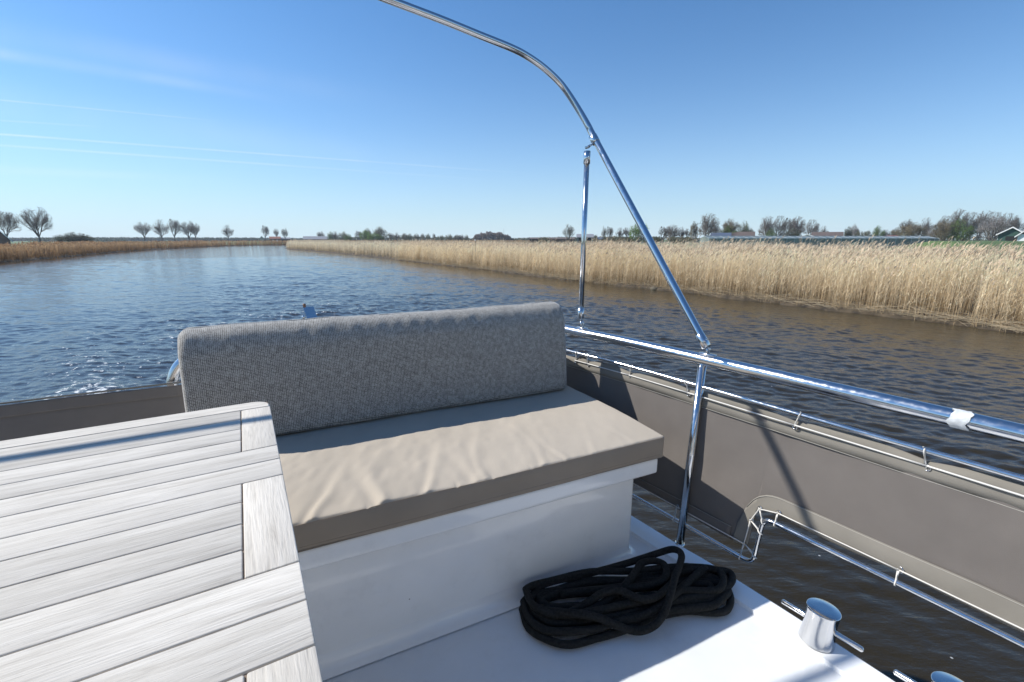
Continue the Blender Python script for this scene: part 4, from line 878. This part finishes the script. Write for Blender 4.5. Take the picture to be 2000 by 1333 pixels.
proto('green0', 340, 9, 1.1, 0, .02, 1000, (.14, .12, .08), (5000, .14, (.14, .22, .06), .045), trunk_frac=.08); proto('green1', 341, 9, 1.2, 0, .02, 1000, (.14, .12, .08), (5500, .14, (.21, .33, .065), .045), trunk_frac=.08)
proto('dark0', 345, 8, 1.1, 0, .024, 1500, (.11, .10, .08), (4500, .13, (.09, .11, .06), .04), trunk_frac=.08)
proto('birch', 350, 10, .7, .3, .018, 1500, (.28, .25, .22), (1200, .09, (.38, .39, .25), .025), trunk_frac=.2, upright=.7)
proto('bloss', 355, 8, 1.25, 0, .018, 2500, (.30, .27, .25), (3600, .08, (.60, .56, .53), .035), trunk_frac=.08)
proto('bush0', 360, 4, 1.2, 0, .02, 2500, (.18, .155, .11), (2500, .09, (.17, .19, .08), .06), bush=True)
proto('brown', 365, 9, 1.2, .1, .02, 4000, (.21, .17, .12), (3400, .09, (.25, .225, .11), .04), trunk_frac=.08)
def tree(kind, px, top, width, Y, label, group, name='bare_tree', cat='tree', rz=None, gz_=.25):
    tm, cm, H0, W0 = PROTO[kind]; h_ = (468-top)/912*Y*1.0+CAM_Z-gz_; sx = max(.3, (width/890*Y*.976)/W0); sz = h_/H0
    o = link(bpy.data.objects.new(name, None)); o.location = (W(px, Y), Y, gz_); o.rotation_euler = (0, 0, random.uniform(-.5, .5) if rz is None else rz); o.scale = (sx, sx, sz); o.empty_display_size = .5
    tag(o, label, cat, group)
    for nm, d in (('trunk', tm), ('crown', cm)):
        c = link(bpy.data.objects.new(nm, d)); c.parent = o
    return o
GL = 'bare trees on the far left bank'
for (k_, px, top, w_, Y, txt) in [('bare1', 14, 414, 40, 150, 'bare tree beside the dark barn roof at the far left'), ('bare0', 79, 409, 50, 150, 'tallest bare tree on the left bank with a leaning trunk'),
    ('bare2', 283, 435, 28, 240, 'thin bare tree, first of the row of five on the left bank'), ('bare3', 316, 431, 26, 240, 'bare tree second in the row of five on the left bank'), ('bare1', 341, 430, 24, 240, 'bare tree in the middle of the row of five on the left bank'),
    ('bare0', 371, 434, 29, 240, 'dense bare tree fourth in the row of five, touching its neighbour'), ('bare2', 383, 436, 20, 252, 'narrow bare tree at the right end of the row of five'),
    ('bare3', 446, 441, 20, 300, 'lone small bare tree between the row of five and the farmhouse'), ('bare1', 518, 442, 15, 330, 'slim bare tree left of the small red roofed farmhouse'),
    ('bare2', 541, 447, 10, 350, 'tiny bare tree rising directly behind the red roofed farmhouse'), ('bare0', 558, 447, 13, 340, 'small bare tree just right of the red roofed farmhouse')]:
    tree(k_, px, top, w_*.9, Y, txt, GL, rz=0.0)
for (px, top, w_, Y, txt) in [(118, 461, 12, 170, 'small dark bush left of the big hedge clump on the left bank'), (145, 456, 46, 170, 'broad dark bush clump on the left bank'), (165, 459, 26, 175, 'low bush at the right end of the dark bush clump')]:
    tree('dark0', px, top, w_, Y, txt, 'dark bushes on the left bank', 'bush', 'bush')
GM = 'trees behind the river bend'
mid_t = [('bare0', 628, 453, 14, 330, 'faint bare tree right behind the long grey barn'), ('green0', 646, 454, 10, 300, 'small dark green tree right of the long grey barn'), ('bare3', 655, 453, 16, 300, 'bare tree between the dark green and round green trees'),
    ('haze1', 671, 453, 16, 300, 'round half leafed tree in the middle distance'), ('green0', 680, 458, 12, 290, 'low dark green bush tree beside the round half leafed tree'), ('bare1', 699, 452, 14, 300, 'bare brown tree left of the bright green one'),
    ('green1', 713, 451, 17, 290, 'bright green tree left of the tallest tree at the bend'), ('haze0', 716, 447, 16, 310, 'hazy tree crown rising behind the bright green tree'), ('haze0', 739, 444, 26, 300, 'tallest hazy green tree of the clump at the river bend'),
    ('green1', 729, 456, 22, 285, 'low bright green tree in front of the tallest tree'), ('green0', 742, 458, 14, 285, 'dark green low tree at the right foot of the tallest tree'), ('bare2', 764, 455, 12, 330, 'bare tree at the left end of the distant row'),
    ('bare3', 775, 455, 12, 330, 'second bare tree of the distant row behind the reeds'), ('haze0', 788, 456, 14, 335, 'pale hazy tree, third in the distant row'), ('haze1', 800, 457, 13, 335, 'wide hazy green tree, fourth in the distant row'),
    ('haze0', 812, 457, 11, 340, 'narrow hazy tree, fifth in the distant row'), ('haze0', 824, 457, 10, 340, 'narrow upright tree, second last but one in the distant row'), ('haze1', 836, 457, 10, 340, 'small hazy tree, last but one in the distant row'),
    ('bare1', 847, 457, 6, 345, 'thin upright tree standing alone at the right end of the distant row'), ('haze1', 861, 460, 14, 330, 'low green tree left of the hedge-like clump'),
    ('haze1', 877, 458, 14, 320, 'round green tree at the left of the hedge-like clump'), ('haze0', 890, 459, 14, 320, 'hazy tree in the middle of the hedge-like clump'), ('bare0', 901, 459, 12, 320, 'bare tree in the right half of the hedge-like clump'), ('haze1', 911, 459, 8, 320, 'small green tree at the right end of the hedge-like clump')]
for (k_, px, top, w_, Y, txt) in mid_t: tree(k_, px, top, w_, Y, txt, GM, 'tree')
GR = 'trees behind the near reed bed'
right_t = [('birch', 1108, 440, 22, 190, 'pale birch-like tree left of the grey shed'), ('birch', 1178, 444, 10, 190, 'yellowish small tree right of the upright strut'), ('bare1', 1188, 444, 14, 195, 'bare tree beside the yellowish small tree'),
    ('bare3', 1210, 446, 16, 230, 'faint bare tree left of the green tree at the pole'), ('bare2', 1224, 445, 16, 240, 'very faint bare tree touching the green tree at the pole'),
    ('green1', 1247, 437, 34, 170, 'round bright green tree partly behind the slanting pole'), ('bare1', 1293, 444, 20, 200, 'bare tree at the left end of the grey thicket'), ('round0', 1310, 441, 30, 205, 'dense bare tree in the middle of the grey thicket'), ('bare3', 1330, 445, 16, 205, 'upright bare tree at the right end of the grey thicket'), ('bare2', 1342, 447, 12, 240, 'small faint bare tree right of the grey thicket'),
    ('brown', 1354, 435, 14, 180, 'narrow brown tree left of the big bare tree'), ('round0', 1378, 420, 40, 175, 'big round bare tree behind the reeds, tallest near the slanting pole'), ('bare0', 1399, 440, 16, 200, 'small bare tree in the gap right of the big round one'),
    ('brown', 1424, 431, 34, 180, 'round brown topped tree above the blue roofed shed'), ('green0', 1424, 444, 30, 176, 'green lower tree standing before the brown topped one'), ('haze1', 1450, 434, 20, 190, 'small hazy tree above the brown shed roof'), ('brown', 1465, 447, 14, 190, 'low brown tree at the end of the brown shed roof'),
    ('round0', 1493, 425, 28, 185, 'bare round tree at the left of the four in a row'), ('round1', 1517, 424, 26, 185, 'bare tall tree, second of the four in a row'), ('bare1', 1535, 428, 20, 190, 'narrow bare tree, third of the four in a row'), ('round0', 1552, 425, 28, 185, 'wide bare tree, last of the four in a row'),
    ('round1', 1580, 431, 26, 180, 'bare spreading tree above the yellowish gable'), ('bare3', 1606, 443, 16, 185, 'small bare tree above the long brown roof'), ('green0', 1505, 449, 18, 178, 'green undergrowth tree below the first bare round tree'), ('dark0', 1545, 450, 30, 178, 'dark undergrowth tree below the last two bare trees'),
    ('dark0', 1653, 446, 14, 190, 'small dark tree at the right end of the brown roof'), ('bloss', 1664, 441, 20, 200, 'small pale blossoming tree behind the greenhouse'), ('bush0', 1685, 451, 24, 195, 'low brown bush tree right of the small blossoming tree'),
    ('green0', 1714, 444, 20, 190, 'round green tree standing alone above the greenhouse'), ('bare2', 1729, 449, 14, 200, 'thin bare tree right of the round green tree'), ('brown', 1750, 447, 26, 200, 'sloping brown tree left of the wide brown one'),
    ('brown', 1780, 437, 46, 165, 'wide brown green tree left of the tallest wood at right'), ('bare0', 1772, 431, 28, 172, 'bare crown rising behind the wide brown green tree'), ('bare3', 1803, 428, 24, 175, 'pale bare tree right behind the wide brown green tree'), ('bloss', 1816, 446, 20, 170, 'pale blossoming shrub tree between the brown clumps'),
    ('round1', 1838, 424, 30, 165, 'bare tree at the left edge of the big wood at right'), ('brown', 1840, 431, 34, 155, 'brown leafing tree in front of the big wood at right'), ('green0', 1872, 432, 36, 152, 'green leafing tree in front of the big wood at right'), ('round0', 1862, 412, 32, 165, 'tallest bare tree of the big wood at right'),
    ('round1', 1885, 417, 30, 165, 'bare windswept tree right of the tallest one'), ('round0', 1910, 415, 32, 165, 'bare tree fourth from the left in the big wood'), ('round1', 1932, 417, 28, 168, 'bare tree rising behind the large blossoming tree'), ('bloss', 1938, 424, 42, 148, 'large pale blossoming tree beside the green shed'),
    ('round1', 1958, 419, 28, 165, 'bare tree behind the ridge of the green shed'), ('bare0', 1980, 424, 26, 165, 'bare tree at the right edge above the pale roof'), ('round0', 2012, 426, 30, 165, 'bare tree cut off by the right edge of the view')]
for (k_, px, top, w_, Y, txt) in right_t: tree(k_, px, top, w_, Y, txt, GR, 'tree')
for (px, top, w_, Y, txt) in [(1062, 463, 20, 230, 'dark low bush left of the birch-like tree'), (1160, 459, 14, 190, 'low bush beside the grey shed'), (1192, 461, 30, 185, 'green hedge bush below the yellowish small tree'), (1222, 462, 34, 182, 'low green hedge left of the round bright green tree'), (1275, 462, 30, 190, 'brown hedge bush right of the round bright green tree'),
                              (1330, 462, 40, 190, 'low brown scrub under the grey thicket')]:
    tree('bush0', px, top, w_, Y, txt, 'bushes behind the near reed bed', 'bush', 'bush')
# far woods and hedges that read as one mass
def wood(name, label, spans, seed, col, size=.5):
    V = []; g = np.random.default_rng(seed); C = []
    for (p0, p1, top0, top1, Y, n) in spans:
        t_ = g.uniform(0, 1, n); px = p0+(p1-p0)*t_; dome = np.sin(np.pi*np.clip(t_, .0, 1))**.35; tp = (468-(top0+(top1-top0)*t_))/912*Y*dome*(1+.18*vnoise(px*.35, px*0, seed)); hz_ = g.uniform(0, 1, n)**.7*np.maximum(tp+2.3, .3)
        c = np.stack([W(px, Y), Y+g.uniform(-6, 6, n), .2+hz_], 1); a = g.normal(0, 1, (n, 3)); a[:, 2] *= 1.6; a /= np.linalg.norm(a, axis=1)[:, None]; b_ = np.cross(a, g.normal(0, 1, (n, 3))); b_ /= np.linalg.norm(b_, axis=1)[:, None]
        s = size*Y/300*g.uniform(.5, 1.3, n)[:, None]; V.append(np.stack([c-a*s, c-b_*s*.4, c+a*s, c+b_*s*.4], 1).reshape(-1, 3)); C.append(np.repeat(np.array(col)*g.uniform(.7, 1.3, n)[:, None], 4, 0))
    V = np.vstack(V); Q = np.arange(len(V)).reshape(-1, 4); o = fast_quads(name, V, Q, M['leaf'], col=np.vstack(C)); return tag(o, label, 'wood', kind='stuff')
wood('far_wood', 'dome shaped leafless poplar wood behind the reeds', [(925, 998, 454, 455, 420, 5200)], 71, (.26, .21, .19), .55)
wood('far_hedge', 'low line of distant hedges along the horizon on the left', [(-80, 620, 465, 465, 600, 9000), (60, 240, 464, 465, 420, 1200)], 72, (.13, .15, .11), .8)
wood('far_hedge', 'low dark distant hedges along the horizon behind the reeds', [(600, 930, 463, 464, 480, 3600), (990, 1380, 464, 463, 420, 3600), (1380, 2100, 462, 462, 300, 4200)], 73, (.15, .15, .10), .8)

# low grass dike behind the reed bed at the right
V = []; F = []; xs = np.linspace(W(1822, 96), W(2500, 96), 90)
for i, x in enumerate(xs):
    k_ = min(1, (i+1)/4); tz = .3+1.95*k_*k_*(3-2*k_)+.05*float(vnoise(x*.15, 0, 3))
    for (y, z) in ((84, .1), (88, .3+(tz-.3)*.35), (92, .3+(tz-.3)*.8), (95, tz), (99, tz+.02), (103, .3+(tz-.3)*.7), (112, .1)): V.append((x+.6*float(vnoise(x*.3, y, 4)), y, z+.05*float(vnoise(x*.6, y*.7, 5))))
for i in range(len(xs)-1):
    for k in range(6): F.append((i*7+k, (i+1)*7+k, (i+1)*7+k+1, i*7+k+1))
tag(mesh('grass_dike', V, F, simple('dike_grass', (.080, .125, .040), .95, 0, .3, 1.5), None, True), kind='structure')

# ------------------------------------------------------------------ farm buildings
M['slate'] = simple('dark_slate_roof', (.035, .035, .04), .6, 0, .2, 2); M['tile'] = simple('brown_roof_tiles', (.115, .085, .07), .8, 0, .2, 1.5); M['redtile'] = simple('red_roof_tiles', (.24, .095, .06), .8, 0, .2, 1.5)
M['brick'] = simple('brick_wall', (.20, .12, .09), .9, 0, .2, 3); M['grey_sheet'] = simple('grey_sheet_roof', (.24, .24, .25), .6, 0, .1, 1); M['solar'] = simple('blue_solar_roof', (.09, .11, .15), .45, 0, .2, .8)
M['plaster'] = simple('pale_plaster', (.50, .47, .40), .9); M['green_wall'] = simple('green_shed_wall', (.035, .085, .065), .7); M['trim'] = simple('white_trim', (.78, .78, .76), .6); M['dark_open'] = simple('dark_opening', (.015, .016, .015), .8); M['pale_roof'] = simple('pale_sheet_roof', (.58, .54, .52), .6, 0, .06, 1)
M['brown_wall'] = simple('brown_board_wall', (.09, .075, .07), .8, 0, .2, 4, stretch=(6, 6, .5)); M['glasshouse'] = simple('greenhouse_glass', (.16, .19, .175), .35, 0, .3, .8, spec=.5); M['frame_al'] = simple('greenhouse_frame', (.55, .57, .58), .4, .3); M['red'] = simple('red_sheet', (.45, .06, .04), .6)
def building(name, label, cat, p0, p1, Y, eave_y, ridge_y, depth, wall, roof, gable_front=False, group=None, extras=()):
    x0, x1 = W(p0, Y), W(p1, Y); yaw = -math.atan2((x0+x1)/2, Y); wz = CAM_Z+(468-eave_y)/912*Y; rz = CAM_Z+(468-ridge_y)/912*Y; hw = (x1-x0)/2*math.cos(yaw); z0 = .2
    o = link(bpy.data.objects.new(name, None)); o.location = ((x0+x1)/2, Y, z0); o.rotation_euler = (0, 0, yaw); tag(o, label, cat, group); e_ = wz-z0; r_ = rz-z0; d = depth
    if gable_front:
        V = [(-hw, 0, 0), (hw, 0, 0), (hw, 0, e_), (0, 0, r_-.12), (-hw, 0, e_), (-hw, d, 0), (hw, d, 0), (hw, d, e_), (0, d, r_-.12), (-hw, d, e_)]; F = [(0, 1, 2, 3, 4), (9, 8, 7, 6, 5), (1, 6, 7, 2), (0, 4, 9, 5)]
        mesh('wall', V, F, wall, o, False); ov_ = .5; V = []; F = []
        for s1 in (-1, 1):
            b0 = len(V); sl = (r_-e_)/hw
            for (x, z) in ((0, r_), (s1*(hw+ov_), e_-sl*ov_)):
                for y in (-ov_, d+ov_):
                    for dz in (0, -.14): V.append((x, y, z+dz))
            F += [(b0, b0+2, b0+6, b0+4), (b0+1, b0+5, b0+7, b0+3), (b0, b0+4, b0+5, b0+1), (b0+2, b0+3, b0+7, b0+6), (b0+4, b0+6, b0+7, b0+5)]
        mesh('roof', V, F, roof, o, False)
        V = []; F = []
        for s1 in (-1, 1):
            b0 = len(V); sl = (r_-e_)/hw
            for (x, z) in ((0, r_+.02), (s1*(hw+ov_), e_-sl*ov_+.02)):
                for y in (-ov_-.06, -ov_-.004):
                    for dz in (0, -.3): V.append((x, y, z+dz))
            F += [(b0, b0+4, b0+5, b0+1), (b0+2, b0+3, b0+7, b0+6), (b0, b0+2, b0+6, b0+4), (b0+1, b0+5, b0+7, b0+3)]
        mesh('barge_board', V, F, M['trim'], o, False)
    else:
        V = [(-hw, 0, 0), (hw, 0, 0), (hw, d, 0), (-hw, d, 0), (-hw, 0, e_), (hw, 0, e_), (hw, d, e_), (-hw, d, e_), (-hw, d/2, r_-.1), (hw, d/2, r_-.1)]; F = [(0, 1, 5, 4), (1, 2, 6, 9, 5), (2, 3, 7, 6), (3, 0, 4, 8, 7)]
        mesh('wall', V, F, wall, o, False); ov_ = .3; V = []; F = []
        for s1 in (-1, 1):
            b0 = len(V); ye = d/2+s1*(d/2+ov_)
            for (y, z) in ((d/2, r_), (ye, e_-.1)):
                for x in (-hw-ov_, hw+ov_):
                    for dz in (0, -.12): V.append((x, y, z+dz))
            F += [(b0, b0+2, b0+6, b0+4), (b0+1, b0+5, b0+7, b0+3), (b0, b0+4, b0+5, b0+1), (b0+2, b0+3, b0+7, b0+6), (b0+4, b0+6, b0+7, b0+5)]
        mesh('roof', V, F, roof, o, False)
    for (nm, mt, u0, u1, z_0, z_1) in extras:      # openings on the front wall, set into a shallow frame
        mb = MB(); mb.add(*box(-hw+2*hw*u0, -hw+2*hw*u1, -.05, -.012, e_*z_0, e_*z_1)); mb.build(nm, mt, o, False)
    return o
building('barn', 'barn with a steep dark slate roof at the far left edge', 'barn', -50, 20, 120, 467, 433, 10, M['brick'], M['slate'], True)
building('farmhouse', 'tiny farmhouse with a red brown roof beside the small bare trees', 'house', 527, 548, 340, 466.5, 462.5, 8, M['brick'], M['redtile'], extras=(('window', M['trim'], .2, .35, .3, .7), ('window', M['trim'], .6, .75, .3, .7)))
building('shed', 'small pale grey shed right of the tiny red roofed farmhouse', 'shed', 549, 567, 345, 466.8, 464.3, 8, M['brown_wall'], M['grey_sheet'])
building('house', 'tiny white house beside the slim bare tree', 'house', 508, 515, 360, 465, 461.5, 6, M['plaster'], M['slate'], True)
building('barn', 'long low barn with a grey roof where the near reeds begin', 'barn', 593, 642, 300, 467.5, 462.0, 14, M['tile'], M['grey_sheet'], extras=(('door', M['dark_open'], .05, .2, .0, .9),))
building('shed', 'grey shed with a flat looking roof behind the upright strut', 'shed', 1127, 1158, 170, 463.5, 457.5, 8, M['grey_sheet'], M['grey_sheet'], extras=(('door', M['dark_open'], .1, .45, 0, .9), ('door', M['dark_open'], .6, .9, 0, .9)))
building('barn', 'low dark barn left of the birch-like tree', 'barn', 1035, 1068, 240, 467, 464.2, 10, M['dark_open'], M['tile']); building('barn', 'low brown roofed barn between the dark barn and the grey shed', 'barn', 1072, 1122, 240, 467, 464.2, 10, M['brick'], M['tile'])
building('shed', 'bluish low shed behind the hedge right of the upright strut', 'shed', 1160, 1178, 200, 467, 464, 8, M['grey_sheet'], M['solar'])
building('barn', 'low shed with a blue grey roof under the round brown tree', 'barn', 1388, 1426, 165, 463, 455.0, 10, M['brown_wall'], M['solar']); building('barn', 'barn with a brown tiled roof right of the blue roofed shed', 'barn', 1428, 1472, 168, 462, 453.0, 12, M['brick'], M['tile'])
building('barn', 'long barn with a dark brown roof above the greenhouse', 'barn', 1584, 1644, 170, 461, 453.5, 12, M['brick'], M['tile']); building('house', 'small house with a yellowish gable left of the long brown roof', 'house', 1562, 1590, 166, 462, 458, 8, M['plaster'], M['plaster'], True)
building('shed', 'low shed with a bright red roof above the greenhouse', 'shed', 1727, 1752, 190, 463.0, 460.8, 6, M['plaster'], M['red'])
building('shed', 'open green shed with white barge boards at the right edge', 'shed', 1948, 1998, 118, 456, 444, 18, M['green_wall'], M['pale_roof'], True, extras=(('doorway', M['dark_open'], .30, .92, 0, .80),))
o = building('shed', 'brown boarded shed with a white base cut off by the right edge', 'shed', 1986, 2060, 104, 458, 433, 12, M['brown_wall'], M['pale_roof'], True, extras=(('white_base', M['trim'], 0, 1, .55, 1.0),))
# greenhouse: low long glass house with framed bays and a pitched glass roof
Yg = 120; x0, x1 = W(1385, Yg), W(1832, Yg); GH = link(bpy.data.objects.new('greenhouse', None)); GH.location = ((x0+x1)/2, Yg, .2); tag(GH, 'long low greenhouse of framed glass panes behind the reed bed', 'greenhouse')
GH.rotation_euler = (0, 0, 0); hw = (x1-x0)/2; ez = CAM_Z+(468-466.0)/912*Yg-.2; rz_ = CAM_Z+(468-462.0)/912*Yg-.2; d = 6
mesh('glass_walls', [(-hw, 0, 0), (hw, 0, 0), (hw, d, 0), (-hw, d, 0), (-hw, 0, ez), (hw, 0, ez), (hw, d, ez), (-hw, d, ez), (-hw, d/2, rz_), (hw, d/2, rz_)], [(0, 1, 5, 4), (1, 2, 6, 9, 5), (2, 3, 7, 6), (3, 0, 4, 8, 7)], M['glasshouse'], GH, False)
mesh('glass_roof', [(-hw, -.05, ez), (hw, -.05, ez), (hw, d/2, rz_+.03), (-hw, d/2, rz_+.03), (hw, d+.05, ez), (-hw, d+.05, ez)], [(0, 1, 2, 3), (3, 2, 4, 5)], M['glasshouse'], GH, False)
mb = MB()
for x in np.arange(-hw, hw+.01, 2.0): mb.add(*box(x-.035, x+.035, -.06, -.01, 0, ez)); mb.add(*tube([(x, -.06, ez+.03), (x, d/2, rz_+.06)], .03, 4))
for z in (.9, ez): mb.add(*box(-hw, hw, -.085, -.0605, z-.04, z+.04))
mb.add(*box(-hw, hw, d/2-.05, d/2+.05, rz_+.05, rz_+.12)); mb.build('glazing_bars', M['frame_al'], GH, False)
# thin radio mast far away
mo = link(bpy.data.objects.new('radio_mast', None)); mo.location = (W(984, 500), 500, 0); tag(mo, 'thin radio mast rising behind the poplar wood', 'mast'); mb = MB(); mb.add(*tube([(0, 0, 0), (0, 0, 14)], .12, 5)); mb.build('mast', M['grey_sheet'], mo)

# haze of the far distance
HAZE = 0.00025
if HAZE:
    V, F = box(-760, 760, -120, 760, -2.6, 60); hm, ht, hb = nmat('haze'); ht.nodes.remove(hb); pv = ht.nodes.new('ShaderNodeVolumePrincipled'); pv.inputs['Color'].default_value = (.80, .88, 1.0, 1); pv.inputs['Density'].default_value = HAZE; pv.inputs['Anisotropy'].default_value = .2
    ht.links.new(pv.outputs[0], ht.nodes['Material Output'].inputs['Volume']); ho = mesh('haze', V, F, hm, None, False); tag(ho, 'thin bluish haze over the far fields', 'haze', kind='stuff')
print('vertices', sum(len(o.data.vertices) for o in bpy.data.objects if o.type == 'MESH'))
